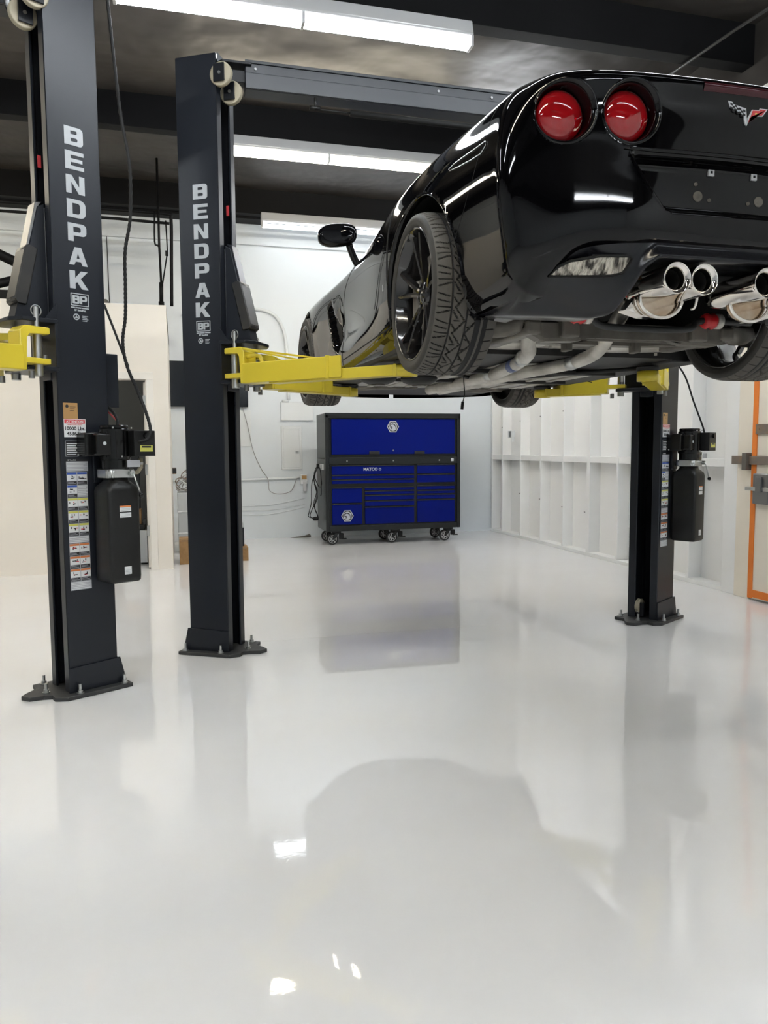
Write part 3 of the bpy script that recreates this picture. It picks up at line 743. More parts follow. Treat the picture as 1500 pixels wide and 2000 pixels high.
# lamps
for s in (-1, 1):
    for (cu, cw) in LAMPS:
        cu_ = s * abs(cu); y0 = prear(cu_ * 1.0 + .0, cw + RW_ + .012)[1]
        ring = []
        yl = prear(cu_ - RW_ - .01, cw)[1]; yr = prear(cu_ + RW_ + .01, cw)[1]; yt = prear(cu_, cw + RW_ + .01)[1]; yb = prear(cu_, cw - RW_ - .01)[1]
        q = CMB(PAINT); R_ = []
        for i in range(49):
            t = 2 * pi * i / 48; x, z = cos(t), sin(t)
            y = (yl + yr) / 2 + (yr - yl) / 2 * x if abs(yl - yr) < .2 else yt
            y = prear(cu_ + (RW_ + .010) * x, cw + (RW_ + .010) * z)[1]
            yc = (yt + yb) / 2 + .065
            R_.append([(cu_ + (RW_ + .009) * x, y + .003, cw + (RW_ + .009) * z), (cu_ + (RW_ + .004) * x, y - .005, cw + (RW_ + .004) * z), (cu_ + (RW_ - .004) * x, y - .001, cw + (RW_ - .004) * z),
                       (cu_ + (RW_ - .010) * x, y + .025, cw + (RW_ - .010) * z), (cu_ + .083 * x, yc, cw + .083 * z), (cu_ + .02 * x, yc + .01, cw + .02 * z)])
        q.grid(np.array(R_)); tl = q.build('tail_lamp', car, weld=.0003)
        q = CMB(REDL); pr = []
        for i in range(9):
            a = i / 8 * pi / 2; pr.append((max(1e-4, .0835 * cos(a)), -(.006 + .030 * sin(a))))
        pr = [(.0835, .012)] + pr
        q.lathe([(r, h) for r, h in pr], (cu_, yc - .012, cw), 'y', 40)
        q.build('red_lens', tl)
        q = CMB(GAP); q.cyl((cu_, yc - .040, cw + .089), .005, .03, 'y', 10); q.build('lamp_screw', tl)
# centre brake light under spoiler lip
q = CMB(REDK)
pts = [(-.17 + .34 * i / 12) for i in range(13)]
q.grid(np.array([[(u, prear(u, .874)[1] - .001, .874), (u, prear(u, .886)[1] - .004, .886), (u, prear(u, .898)[1] - .004, .898), (u, prear(u, .903)[1] - .001, .903)] for u in pts])); q.build('high_brake_light', car)
# side marker
sm = [(-.335, .750), (-.375, .757), (-.44, .757), (-.535, .753), (-.622, .749), (-.628, .733), (-.595, .717), (-.515, .722), (-.42, .732), (-.345, .742)]
for s in (-1, 1):
    q = CMB(REDD); P_ = [pside(v, w_, .003) for v, w_ in sm]
    c = np.mean([p for p in P_], axis=0)
    q.faces([(s * -p[0] * -1 if s < 0 else -p[0], p[1], p[2]) for p in P_] + [(c[0] if s < 0 else -c[0], c[1], c[2])], [(i, (i + 1) % len(P_), len(P_)) for i in range(len(P_))])
    q.m(ZINC).tube([(p[0] if s < 0 else -p[0], p[1], p[2]) for p in P_], .0018, 6, closed=True)
    q.build('side_marker', car)
# panel gaps on both sides
def sideline(pts, r, name, mt=GAP, both=True, sub=8):
    dens = []
    for (a, b), (c, d_) in zip(pts[:-1], pts[1:]):
        for i in range(sub): dens.append((a + (c - a) * i / sub, b + (d_ - b) * i / sub))
    dens.append(pts[-1])
    for s in ((-1, 1) if both else (-1,)):
        q = CMB(mt); q.tube([((p[0] if s < 0 else -p[0]), p[1], p[2]) for p in [pside(v, w_, -r * .35) for v, w_ in dens]], r, 6); q.build(name, car)
sideline([(.36, .83), (.35, .70), (.335, .55), (.33, .40), (.34, .27), (.36, .262)], .0065, 'door_gap')
sideline([(.36, .262), (.7, .255), (1.1, .25), (1.56, .245)], .004, 'door_gap')
sideline([(1.46, .80), (1.50, .66), (1.53, .50), (1.55, .36), (1.56, .245), (1.60, .14)], .003, 'door_gap')
sideline([(-.64, .86), (-.60, .76), (-.54, .66), (-.46, .56), (-.37, .47)], .0016, 'bumper_gap')
sideline([(.41, .44), (.41, .47)], .006, 'side_badge', ZINC)
for s in (-1, 1):
    q = CMB(UNDER); zz = VENT
    P_ = [pside(cv_ * .86 + .14 * 1.76, cw_ * .86 + .14 * .47, .004) for cv_, cw_ in VENT]
    c = np.mean(P_, axis=0)
    q.faces([(p[0] if s < 0 else -p[0], p[1], p[2]) for p in P_] + [(c[0] if s < 0 else -c[0], c[1], c[2])], [(i, (i + 1) % len(P_), len(P_)) for i in range(len(P_))])
    q.build('fender_vent', car)
# plate recess fittings
for u in (-.078, .098):
    x, y, z = prear(u, .642); q = CMB(HOUSE); q.box(u - .012, u + .012, y - .006, y + .01, .630, .654, .001); q.m(GAP).box(u - .004, u + .004, y - .008, y, .638, .646); q.build('plate_clip', car)
for u, w_, r in [(-.135, .60, .006), (-.125, .56, .017), (-.08, .55, .006), (.125, .56, .017), (.08, .55, .006), (.19, .60, .006)]:
    x, y, z = prear(u, w_); q = CMB(CRADLE); q.lathe([(1e-4, -.003), (r * .4, -.003), (r * .45, -.001), (r * .8, -.001), (r, -.004), (r * 1.1, .003)], (u, y, w_), 'y', 20); q.build('plate_screw', car)
q = CMB(PAINT)
q.tube([prear(u, .676, .004) for u in np.linspace(-.44, .44, 30)], .007, 8, rs=[.002 + .006 * min(1, (.44 - abs(u)) / .1) for u in np.linspace(-.44, .44, 30)]); q.build('plate_hood_edge', car)
# trunk emblem: crossed flags
def emb(mb, mt, poly, z, th=.0016):
    Y = prear(0, .815)[1] - .003
    mb.m(mt); mb.faces([(x, Y - z - th * 0, zz) for x, zz in poly], [tuple(range(len(poly)))])
    n = len(poly); mb.faces([(x, Y - z, zz) for x, zz in poly] + [(x, Y + .004, zz) for x, zz in poly], [(i, (i + 1) % n, (i + 1) % n + n, i + n) for i in range(n)])
q = CMB(SILV); W0 = .818; k = 1.
Lf = [(-.066, .036), (-.048, .030), (-.046, .025), (-.024, .020), (-.002, .016), (.000, .0), (.002, -.034), (-.004, -.03), (-.010, -.004), (-.030, .002), (-.032, .007), (-.056, .014)]
Rt = [(.002, -.034), (.010, -.010), (.030, -.008), (.032, -.003), (.055, -.001), (.072, .022), (.044, .021), (.042, .016), (.018, .015), (.004, -.012)]
emb(q, SILV, [(x * 1.18 + .004, W0 + z * 1.1) for x, z in Lf], .001); emb(q, SILV, [(x * 1.18 + .004, W0 + z * 1.1) for x, z in Rt], .001)
def shrink(P, f):
    cx = sum(p[0] for p in P) / len(P); cy = sum(p[1] for p in P) / len(P); return [(cx + (x - cx) * f, cy + (y - cy) * f) for x, y in P]
emb(q, LABR, [(x * 1.18 + .004, W0 + z * 1.1) for x, z in shrink(Rt[:1] and [(.006, -.026), (.012, -.008), (.030, -.006), (.032, -.001), (.053, .001), (.068, .020), (.046, .0195), (.044, .014), (.019, .0128)], .94)], .0022)
for i in range(7):
    for j in range(4):
        if (i + j) % 2 == 0:
            x = -.056 + i * .0072; z = .027 - j * .0055 - i * .0020 - (.003 if i > 3 else 0)
            emb(q, LABK, [(a * 1.18 + .004, W0 + b * 1.1) for a, b in [(x, z), (x + .0072, z - .002), (x + .0080, z - .0075), (x + .0010, z - .0055)]], .0024)
emb(q, LABY, [(.034, W0 + .003), (.040, W0 + .007), (.046, W0 + .004), (.040, W0 + .001)], .0028)
q.build('crossed_flag_emblem', car)
# fog / reverse lamp in diffuser
for s in (-1, 1):
    P_ = [(-.640, .283), (-.62, .310), (-.582, .328), (-.50, .338), (-.392, .344), (-.378, .335), (-.402, .290), (-.44, .281)]
    q = CMB(CLEARL); V_ = [pdif(a, b, .012) for a, b in P_]; c = np.mean(V_, axis=0) + np.array([0, -.010, 0])
    fl = lambda p: (p[0] * -s, p[1], p[2])
    q.faces([fl(p) for p in V_] + [fl(c)], [(i, (i + 1) % len(V_), len(V_)) for i in range(len(V_))], True)
    q.m(GAP).tube([fl(p) for p in V_], .005, 6, closed=True)
    q.build('reverse_lamp', car)
# quad exhaust tips
q0 = CMB(CHROME)
for u in (-.236, -.128, .128, .236):
    q = CMB(CHROME); A = Vector((u, -.865, .268)); 
    q.lathe([(.050, -.015), (.0515, -.02), (.0525, -.018), (.053, 0), (.053, .20), (.040, .26), (.03, .27)], (u, -.85, .268), 'y', 40)
    q.lathe([(.050, -.015), (.040, -.010), (.036, .0), (.035, .10), (.035, .2)], (u, -.85, .268), 'y', 40)
    q.m(UNDER).lathe([(.0345, .02), (.0345, .18), (1e-4, .18)], (u, -.85, .268), 'y', 32)
    q.build('exhaust_tip', car)
for s in (-1, 1):
    q = CMB(TINTED)
    P_ = [(s * .190 + .088 * cos(2 * pi * i / 36) * 1.0, .232 + .070 * sin(2 * pi * i / 36)) for i in range(36)]
    q.prism(P_, -.695, -.685, 'xz', .002)
    q.m(CHROME).tube([(a, -.712, b) for a, b in P_], .0065, 8, closed=True)
    q.prism([(s * .285, .235), (s * .20, .165), (s * .25, .168), (s * .325, .188)], -.69, -.64, 'xz', .003)
    q.build('exhaust_flange', car)
    q = CMB(STEEL); q.tube(smooth_path([(s * .182, -.655, .262), (s * .182, -.58, .28), (s * .25, -.52, .30), (s * .35, -.45, .33)], 5), .042, 14); q.build('exhaust_elbow', car)
q = CMB(CHROME); q.tube(smooth_path([(-.045, -.74, .32), (-.050, -.74, .305), (-.052, -.72, .21), (-.055, -.70, .20)], 4), .005, 8); q.build('exhaust_hanger', car)
# ---------------- underbody
q = CMB(FLOORP)
q.box(-.66, -.17, 1.02, 2.25, .145, .155, .004); q.box(.17, .66, 1.02, 2.25, .145, .155, .004); q.box(-.155, .155, .72, 2.4, .150, .160, .004)
for x in (-.55, -.40, -.27, .27, .40, .55): q.box(x - .02, x + .02, 1.1, 2.2, .135, .147, .006)
q.build('floor_panel', car)
for s in (-1, 1):
    q = CMB(UNDER); q.box(s * .86, s * .66, .42, 2.25, .145, .22, .01); q.build('rocker_sill', car)
q = CMB(UNDER)
q.box(-.66, .66, 2.2, 3.3, .16, .2); q.box(-.48, .48, -.62, .72, .42, .80); q.box(-.66, .66, .40, 2.4, .16, .5)
q.box(-.45, .45, .72, 1.05, .17, .4); q.box(-.50, .50, 2.2, 3.1, .2, .6)
q.build('chassis_core', car)
for a in (1.0, 1.62): 
    q = CMB(UNDER); q.box(-.68, .68, a - .018, a + .018, .125, .150, .004); q.build('cross_brace', car)
for s in (-1, 1):
    q = CMB(UNDER); q.tube([(s * .66, .70, .140), (s * .12, 1.35, .132)], .012, 8); q.build('tunnel_brace', car)
# rear heat-shield panels
for s in (-1, 1):
    n1, n2 = 22, 14; A = np.zeros((n1, n2, 3))
    for i in range(n1):
        for j in range(n2):
            x = .10 + .54 * i / (n1 - 1); y = .10 + .62 * j / (n2 - 1)
            z = .205 - .022 * sin(pi * min(1, (x - .1) / .54)) ** .5 * min(1, 4 * sin(pi * (j / (n2 - 1)))) - .008 * cos(13 * x) * cos(11 * y)
            A[i, j] = (s * x, y, z)
    q = CMB(ALU); q.grid(A)
    for (x, y) in [(.16, .20), (.30, .22), (.44, .21), (.52, .35), (.2, .5), (.45, .6)]: q.cyl((s * x, y, .168), .008, .012, 'z', 10)
    q.build('heat_shield', car)
q = CMB(ALU)
q.box(-.13, .13, .10, .86, .195, .21, .01)
q.prism([(-.60, .20), (-.30, .175), (.30, .175), (.60, .20), (.60, .215), (-.60, .215)], .70, .76, 'xz', .006)
q.build('rear_tunnel_plate', car)
# suspension cradle
q = CMB(CRADLE)
q.prism([(-.50, .175), (-.42, .135), (-.25, .14), (-.18, .165), (.18, .165), (.25, .14), (.42, .135), (.50, .175), (.50, .22), (.22, .215), (-.22, .215), (-.50, .22)], -.25, -.17, 'xz', .012)
q.box(-.50, -.43, -.26, .20, .16, .22, .015); q.box(.43, .50, -.26, .20, .16, .22, .015)
q.prism([(-.48, .175), (-.2, .165), (.2, .165), (.48, .175), (.48, .205), (-.48, .205)], .02, .09, 'xz', .01)
for s in (-1, 1):
    q.box(s * .27, s * .35, -.28, -.22, .15, .23, .01); q.box(s * .16, s * .19, -.02, .04, .13, .22, .006)
q.build('rear_cradle', car)
for s in (-1, 1):
    # lower control arms, toe link, bolt
    q = CMB(CRADLE)
    q.tube(smooth_path([(s * .46, -.20, .235), (s * .56, -.17, .20), (s * .68, -.10, .215), (s * .74, -.04, .235)], 5), .032, 10, rs=[.034 + .012 * sin(pi * i / 15) for i in range(16)])
    q.tube(smooth_path([(s * .46, .24, .235), (s * .58, .16, .205), (s * .70, .04, .22), (s * .74, -.02, .235)], 5), .028, 10)
    q.tube(smooth_path([(s * .44, -.30, .27), (s * .6, -.27, .26), (s * .73, -.18, .28)], 5), .016, 10)
    q.build('control_arm', car)
    q = CMB(ZINC); q.cyl((s * .60, -.40, .232), .017, .02, 'y', 16, bev=.003); q.cyl((s * .60, -.405, .232), .009, .03, 'y', 10); q.build('link_bolt', car)
    q = CMB(REDB); q.lathe([(1e-4, -.03), (.026, -.03), (.034, -.015), (.026, 0), (.034, .015), (.026, .03), (1e-4, .03)], (s * .31, -.33, .228), 'x', 20); q.build('sway_bar_bushing', car)
    q = CMB(ALU); q.lathe([(.020, .03), (.032, .032), (.032, .055), (.02, .057)], (s * .31, -.33, .228), 'x', 20); q.build('bushing_clamp', car)
    q = CMB(ZINC); q.cyl((s * .52, -.34, .25), .011, .04, 'z', 8); q.cyl((s * .56, -.34, .26), .009, .05, 'x', 8); q.build('link_nut', car)
    # front arms
    q = CMB(CRADLE); q.tube(smooth_path([(s * .34, 2.40, .19), (s * .55, 2.50, .17), (s * .76, 2.66, .20)], 5), .026, 10); q.tube(smooth_path([(s * .34, 2.85, .19), (s * .55, 2.80, .17), (s * .76, 2.68, .20)], 5), .024, 10)
    q.tube([(s * .16, 2.30, .150), (s * .62, 2.55, .155)], .018, 8); q.build('front_control_arm', car)
q = CMB(RUBBER); q.tube(smooth_path([(-.52, -.33, .228), (-.31, -.33, .228), (-.25, -.33, .222), (-.18, -.34, .187), (.18, -.34, .187), (.25, -.33, .222), (.31, -.33, .228), (.52, -.33, .228)], 6), .014, 12); q.build('sway_bar', car)
q = CMB(UNDER)
q.lathe([(1e-4, -.20), (.10, -.19), (.14, -.05), (.15, .15), (1e-4, .2)], (0, -.1, .42), 'y', 20); q.box(-.30, .30, -.55, -.25, .38, .50, .03)
q.box(-.46, -.22, -.60, -.30, .33, .50, .04); q.box(.22, .46, -.60, -.30, .33, .50, .04)
q.build('transaxle', car)
q = CMB(WOODM); q.box(-.30, -.22, -.605, -.60, .355, .385); q.build('muffler_tag', car)
# exhaust pipes
def pipe(pts, r, name='exhaust_pipe', mt=ALU):
    q = CMB(mt); q.tube(smooth_path(pts, 7), r, 14); return q.build(name, car)
pipe([(-.45, -.28, .32), (-.43, -.16, .22), (-.37, .0, .155), (-.29, .16, .140), (-.20, .45, .130), (-.15, .75, .122), (-.11, 1.1, .115), (-.10, 2.2, .118)], .034)
pipe([(-.02, -.25, .32), (-.01, -.10, .22), (.05, .12, .155), (.10, .34, .140), (.10, .52, .132), (.05, .72, .124), (-.01, .95, .116), (-.02, 1.3, .112), (-.02, 2.2, .118)], .034)
for (a, b, d, e) in ((-.128, .98, -.112, 1.06), (-.245, .30, -.228, .37), (.10, .42, .10, .48)):
    q = CMB(ZINC); q.tube([(a, b, .125 if b > .5 else .138), (d, e, .122 if b > .5 else .133)], .038, 14); q.build('pipe_clamp', car)
q = CMB(WRAP); q.tube([(-.185, .53, .128), (-.168, .62, .1255)], .0350, 14); q.build('pipe_wrap', car)
# front under-engine pads
for u in (-.70, -.44):
    q = CMB(UNDER); q.lathe([(1e-4, .0), (.06, .0), (.10, .015), (.115, .035), (.11, .05), (1e-4, .05)], (u, 1.38, .085), 'z', 24); q.m(CRADLE).cyl((u, 1.38, .078), .045, .008, 'z', 6)
    q.build('under_engine_pad', car)

q = CMB(CORD); q.tube(smooth_path([(-.33, .90, .13), (-.33, .90, .08), (-.325, .90, .0), (-.335, .90, -.05), (-.34, .90, -.075)], 5), .003, 6); q.tube([(-.335, .90, -.045), (-.34, .90, -.09)], .009, 8); q.build('hanging_sensor_lead', car)
# door mirrors
for s in (-1, 1):
    q = CMB(PAINT)
    n1, n2 = 24, 14; A = np.zeros((n1 + 1, n2 + 1, 3))
    for i in range(n1 + 1):
        for j in range(n2 + 1):
            t = 2 * pi * i / n1; p = pi * j / n2 - pi / 2
            ex = lambda c, e: math.copysign(abs(c) ** e, c)
            x = ex(cos(t), .75) * ex(cos(p), .6); z = ex(sin(t), .75) * ex(cos(p), .6); y = ex(sin(p), .8)
            A[i, j] = (s * (.935 - .0) + x * .115 * 1.0, 1.42 + y * .065 * (1.0 if y > 0 else .5) + .02 * x * s, .965 + z * .068 + .008 * x * -s)
    q.grid(A); q.m(GLASS); q.prism([(s * .935 + .10 * cos(t) , .965 + .056 * sin(t)) for t in [2 * pi * i / 20 for i in range(20)]], 1.385, 1.39, 'xz')
    q.m(PAINT).tube(smooth_path([(s * .80, 1.46, .80), (s * .835, 1.45, .86), (s * .86, 1.44, .92)], 4), .022, 10, rs=None)
    q.build('door_mirror', car)
# interior dark fill so the glass is not see-through
q = CMB(UNDER); q.box(-.60, .60, -.55, 1.9, .45, .88); q.build('cabin_dark_fill', car)
# ---------------- wheels
TW, TR, RR0 = .262, .333, .273
def tread_mesh(M, tr=TR, tw=TW):
    q = MB(); q.M = M; q.m(TREAD).m(GROOVE).m(SIDEW)
    NA, NB = 720, 64
    xs = np.concatenate([np.linspace(-.5, .5, NB)]) * tw
    per = NA / 20.0
    segs = []   # in (phase 0..1, x -.5...5) outer side is x=-.5
    segs += [((0, -.47), (0.0, -.28)), ((.25, -.47), (.12, -.29)), ((.5, -.47), (.62, -.29)), ((.75, -.47), (.82, -.30)), ((.10, -.24), (.42, -.15)), ((.62, -.24), (.9, -.15))]
    segs += [((.0, -.20), (.5, -.03)), ((.5, -.03), (1.0, -.20)), ((.5, -.20), (.5, -.12)), ((.03, .00), (.45, .13)), ((.55, .13), (.97, .00)), ((.0, .0), (.5, .15)), ((.5, .15), (1., .0)), ((.25, .02), (.3, .10)), ((.75, .02), (.7, .10)), ((.3, .335), (.3, .47)), ((.8, .335), (.8, .47))]
    circ = [(-.26, .0016), (-.015, .0022), (.185, .011), (.30, .008)]
    gro = np.zeros((NA, NB), bool); L = 2 * pi * tr / 20
    for i in range(NA):
        ph = (i % per) / per
        for j in range(NB):
            x = xs[j] / tw
            g = any(abs(x - c) * tw < hw for c, hw in circ)
            if not g:
                for (p0, x0), (p1, x1) in segs:
                    ax, ay = p0 * L, x0 * tw; bx, by = p1 * L, x1 * tw
                    for sh_ in (-1, 0, 1):
                        px, py = (ph + sh_) * L, x * tw
                        L2 = (bx - ax) ** 2 + (by - ay) ** 2; t = max(0, min(1, ((px - ax) * (bx - ax) + (py - ay) * (by - ay)) / L2))
                        if hypot(px - ax - t * (bx - ax), py - ay - t * (by - ay)) < .0019: g = True; break
                    if g: break
            gro[i, j] = g
    A = np.zeros((NA + 1, NB, 3))
    for i in range(NA + 1):
        t = 2 * pi * i / NA
        for j in range(NB):
            x = xs[j]; e = abs(x) / (tw / 2)
            r = tr - .012 * max(0, e - .6) ** 2 / .16 - (.006 if gro[i % NA, j] else 0)
            A[i, j] = (x, r * cos(t), r * sin(t))
    g2 = gro
    q.grid(A, smooth=False, mi=lambda i, j: 1 if (g2[i % NA, j] and g2[i % NA, min(j + 1, NB - 1)]) or (g2[i % NA, j] and g2[(i + 1) % NA, j]) else 0)
    q.m(SIDEW)
    for s in (-1, 1):
        q.lathe([(tr - .012, s * tw / 2), (tr - .022, s * (tw / 2 + .005)), (tr - .035, s * (tw / 2 + .009)), (tr - .037, s * (tw / 2 + .0075)), (tr - .048, s * (tw / 2 + .008)), (RR0 + .003, s * (tw / 2 + .002)), (RR0 - .008, s * (tw / 2 - .01))], (0, 0, 0), 'x', 96)
    return q
def rim_mesh(M):
    q = MB(); q.M = M; q.m(RIM)
    h = TW / 2
    q.lathe([(RR0 - .002, -h + .006), (RR0 + .004, -h - .001), (RR0 - .003, -h - .004), (RR0 - .010, -h + .004), (RR0 - .014, -h + .02), (RR0 - .020, -h + .03), (RR0 - .028, -h + .06), (RR0 - .034, 0), (RR0 - .025, h - .03), (RR0 - .006, h - .01), (RR0 + .003, h), (RR0 - .004, h + .002)], (0, 0, 0), 'x', 96)
    for k in range(5):
        for sg in (-1, 1):
            a = 2 * pi * k / 5 + .35; da = sg * .20
            n = 9; ring = []
            for i in range(n):
                f = i / (n - 1); r = .045 + (RR0 - .022 - .045) * f; t = a + da * (f ** .8) + sg * .10 * (1 - f) ; wd = .0085 + .003 * (1 - f); x = -h + .052 - .040 * f ** .8
                c, s_ = cos(t), sin(t); wd *= .95
                ring.append([(x + .026, r * c - wd * 1.3 * s_, r * s_ + wd * 1.3 * c), (x, r * c - wd * s_, r * s_ + wd * c), (x - .004, r * c, r * s_), (x, r * c + wd * s_, r * s_ - wd * c), (x + .026, r * c + wd * 1.3 * s_, r * s_ - wd * 1.3 * c), (x + .026, r * c - wd * 1.3 * s_, r * s_ + wd * 1.3 * c)])
            q.grid(np.array(ring), smooth=False)
    q.lathe([(1e-4, -h + .036), (.028, -h + .036), (.032, -h + .042), (.055, -h + .046), (.062, -h + .06), (.06, -h + .09), (1e-4, -h + .09)], (0, 0, 0), 'x', 40)
    for k in range(5):
        a = 2 * pi * k / 5; q.cyl((-h + .038, .045 * cos(a), .045 * sin(a)), .007, .02, 'x', 6)
    return q
WC = [(-.908 + TW / 2, 0.0, .345), (.908 - TW / 2, 0, .345), (-.945 + TW / 2, 2.685, .352), (.945 - TW / 2, 2.685, .352)]
wh = bpy.data.objects.new('wheel', None)
wr = rim_mesh(Matrix.Identity(4)).build('wheel', None)
ty = tread_mesh(Matrix.Identity(4)).build('tire', None, recalc=True, weld=.0002)
q = MB(); q.m(STEEL).lathe([(.06, -.05), (.172, -.05), (.172, -.022), (.06, -.022), (.06, -.05)], (0, 0, 0), 'x', 48); dk = q.build('brake_disc')
q = MB(); q.m(CRADLE).box(-.075, .0, .11, .185, -.09, .09, .015); cl = q.build('brake_caliper')
bpy.data.objects.remove(wh)
for k in range(4):
    if k == 0: o, t_, d_, c_ = wr, ty, dk, cl
    else:
        o, t_, d_, c_ = wr.copy(), ty.copy(), dk.copy(), cl.copy()
        for x in (o, t_, d_, c_): COL.objects.link(x)
    o.parent = car; t_.parent = o; d_.parent = o; c_.parent = o
    o.location = WC[k]
    if k in (1, 3): o.rotation_euler = (0, 0, pi)
    o.scale = (1, 1, 1) if k < 2 else (.93, .985, .985)

# ================================================================== TWO-POST LIFTS
PH, WF, WO = 3.555, .262, .225
class Fr:
    """column frame: C = near corner, sx=+1 opening to +X, -1 opening to -X. local a (towards opening), b (towards the lettered face)"""
    def __init__(s, C, sx):
        s.C = C; s.sx = sx; s.n = Vector((sx * .8660, -.5, 0)); s.f = Vector((-sx * .5, -.8660, 0))
        s.M = Matrix(((s.n.x, s.f.x, 0, C[0]), (s.n.y, s.f.y, 0, C[1]), (0, 0, 1, 0), (0, 0, 0, 1)))
        # frame for flat things on the lettered face: x=right as seen, y=up, z=outwards
        r = Vector((0, 0, 1)).cross(s.f)
        s.FM = Matrix(((r.x, 0, s.f.x, C[0]), (r.y, 0, s.f.y, C[1]), (r.z, 1, s.f.z, 0), (0, 0, 0, 1)))
        s.rx = 1 if r.dot(s.n) > 0 else -1      # sign of a along right
    def P(s, a, b, z): return s.M @ Vector((a, b, z))
def column(fr, root, name='column', letters=True, cap=True):
    q = MB(); q.M = fr.M; q.m(SLATE)
    t = .010; lip = .058
    # lettered flange, back web, far flange, two front lips
    prof = [(0, 0), (-WF + .0, 0), (-WF, -WO), (0, -WO), (0, -WO + lip), (-.012, -WO + lip), (-.012, -WO + .012), (-WF + .012, -WO + .012), (-WF + .012, -.012), (-.012, -.012), (-.012, -lip), (0, -lip)]
    q.prism(prof, .02, PH, 'xy', .004)
    c = q.build(name, root)
    q = MB(); q.M = fr.M; q.m(DARKIN).box(-WF + .014, -WF + .024, -WO + .014, -.014, .03, PH - .02)
    q.box(-.16, -.03, -WO + .014, -WO + .03, .03, PH - .1); q.box(-.16, -.03, -.03, -.014, .03, PH - .1); q.build('inner_guide', c)
    # base plate with stepped outline
    q = MB(); q.M = fr.M; q.m(SLATE)
    bp = [(-.32, .06), (.05, .06), (.11, .02), (.12, -.04), (.17, -.06), (.19, -.11), (.19, -.25), (.14, -.33), (.08, -.30), (.03, -.36), (-.30, -.34), (-.34, -.28), (-.34, .02)]
    bp = [(-.315, .062), (.035, .062), (.085, .015), (.075, -.03), (.11, -.055), (.175, -.075), (.195, -.13), (.155, -.165), (.09, -.20), (.08, -.285), (-.30, -.285), (-.315, -.24)]
    q.m(BPLAT).prism(bp, .001, .022, 'xy', .002); q.m(SLATE)
    # flared foot gusset on the lettered face
    bpo = q.build('base_plate', c)
    q = MB(); q.M = fr.M; q.m(SLATE)
    q.prism([(.004, .022), (-WF, .022), (-WF - .045, .022), (-WF - .012, .16), (-.0, .15), (.004, .15)], .0005, .010, 'xz', .002)
    T = q.M
    q.prism([(-WF + .0, .022), (-WF - .045, .022), (-WF - .002, .16), (-WF, .16)], -WO, 0, 'xz', .002)
    q.build('foot_gusset', c)
    for a, b in ((-.04, .035), (-.28, .035), (-.30, -.26), (.03, -.26), (.08, -.10)):
        q = MB(); q.M = fr.M; q.m(ZINC); q.cyl((a, b, .022), .019, .004, 'z', 20); q.cyl((a, b, .026), .0145, .013, 'z', 6); q.cyl((a, b, .039), .008, .03, 'z', 12); q.build('anchor_bolt', c)
    if letters:
        zt, zb = fr.zl; n = 7; lh = (zt - zb - .028 * 6) / 7; L = MB(); L.m(SATIN)
        cx = -fr.rx * (-WF) / 2 * -1 if False else (-WF / 2) * fr.rx + fr.lo
        for i, ch in enumerate('BENDPAK'):
            z1 = zt - i * (lh + .028)
            glyph(L, ch, .094, lh, .002, fr.FM @ Matrix.Translation((cx - .047, z1 - lh, .0012)))
        zz = zb - .022
        # boxed monogram
        me = poly_mesh([rr(-.046, -.062, .046, 0, .002, 1), rr(-.042, -.058, .042, -.004, .002, 1)], .002); add_mesh(L, me, fr.FM @ Matrix.Translation((cx, zz, .0012)))
        glyph(L, 'B', .036, .040, .002, fr.FM @ Matrix.Translation((cx - .037, zz - .051, .0012))); glyph(L, 'P', .036, .040, .002, fr.FM @ Matrix.Translation((cx + .001, zz - .051, .0012)))
        [add_mesh(L, poly_mesh([[(x_, -.003), (x_ + w_, -.003), (x_ + w_, .003), (x_, .003)]], .001), fr.FM @ Matrix.Translation((cx, zz - .071, .001))) for x_, w_ in ((-.046, .020), (-.023, .030), (.010, .036))]
        add_mesh(L, text_mesh('BP BendPak', .012, .001, .0006), fr.FM @ Matrix.Translation((cx, zz - .084, .001)))
        L.build('column_lettering', c)
        L = MB(); L.m(SATIN)
        me = poly_mesh([[(.016 * cos(t * pi / 12), .016 * sin(t * pi / 12)) for t in range(24)], [(.011 * cos(t * pi / 12), .011 * sin(t * pi / 12)) for t in range(24)]], .001)
        add_mesh(L, me, fr.FM @ Matrix.Translation((cx - .020, zz - .117, .001)))
        add_mesh(L, poly_mesh([[(-.009, -.006), (.009, -.006), (0, .009)]], .001), fr.FM @ Matrix.Translation((cx - .020, zz - .117, .001)))
        for k in range(4): add_mesh(L, poly_mesh([[(0, 0), (.030 - .006 * (k % 2), 0), (.030 - .006 * (k % 2), .0035), (0, .0035)]], .001), fr.FM @ Matrix.Translation((cx + .010, zz - .112 - .008 * k, .001)))
        L.build('certification_mark', c)
    return c
BPLAT = mat('base_plate_paint', (.035, .036, .036), .5, noise=(10, (.10, .10, .085), .60, .72))
def lock_windows(fr, c):
    q = MB(); q.M = fr.M; q.m(LABR).box(-.030, -.014, -WO + .062, -WO + .068, 2.68, 2.74); q.build('safety_lock_tab', c)
def sheaves(fr, c):
    for (a, b, z, nm) in ((.035, -.012, PH - .13, 1), (.055, -.10, PH - .20, 0)):
        q = MB(); q.M = fr.M; q.m(PULLEY); q.lathe([(1e-4, 0), (.060, 0), (.068, .003), (.062, .009), (.062, .017), (.068, .023), (.060, .026), (1e-4, .026)], (a, b, z), 'y', 40); q.m(ZINC).cyl((a, b - .006, z), .010, .04, 'y', 12); q.build('sheave', c)
        q = MB(); q.M = fr.M; q.m(DARKIN); q.box(a - .040, a + .030, b + .030, b + .038, z - .045, z + .055, .003); q.box(a - .028, a + .026, b - .016, b - .010, z - .04, z + .05, .003); q.m(ZINC).cyl((a, b + .038, z), .009, .006, 'y', 12); q.build('sheave_bracket', c)
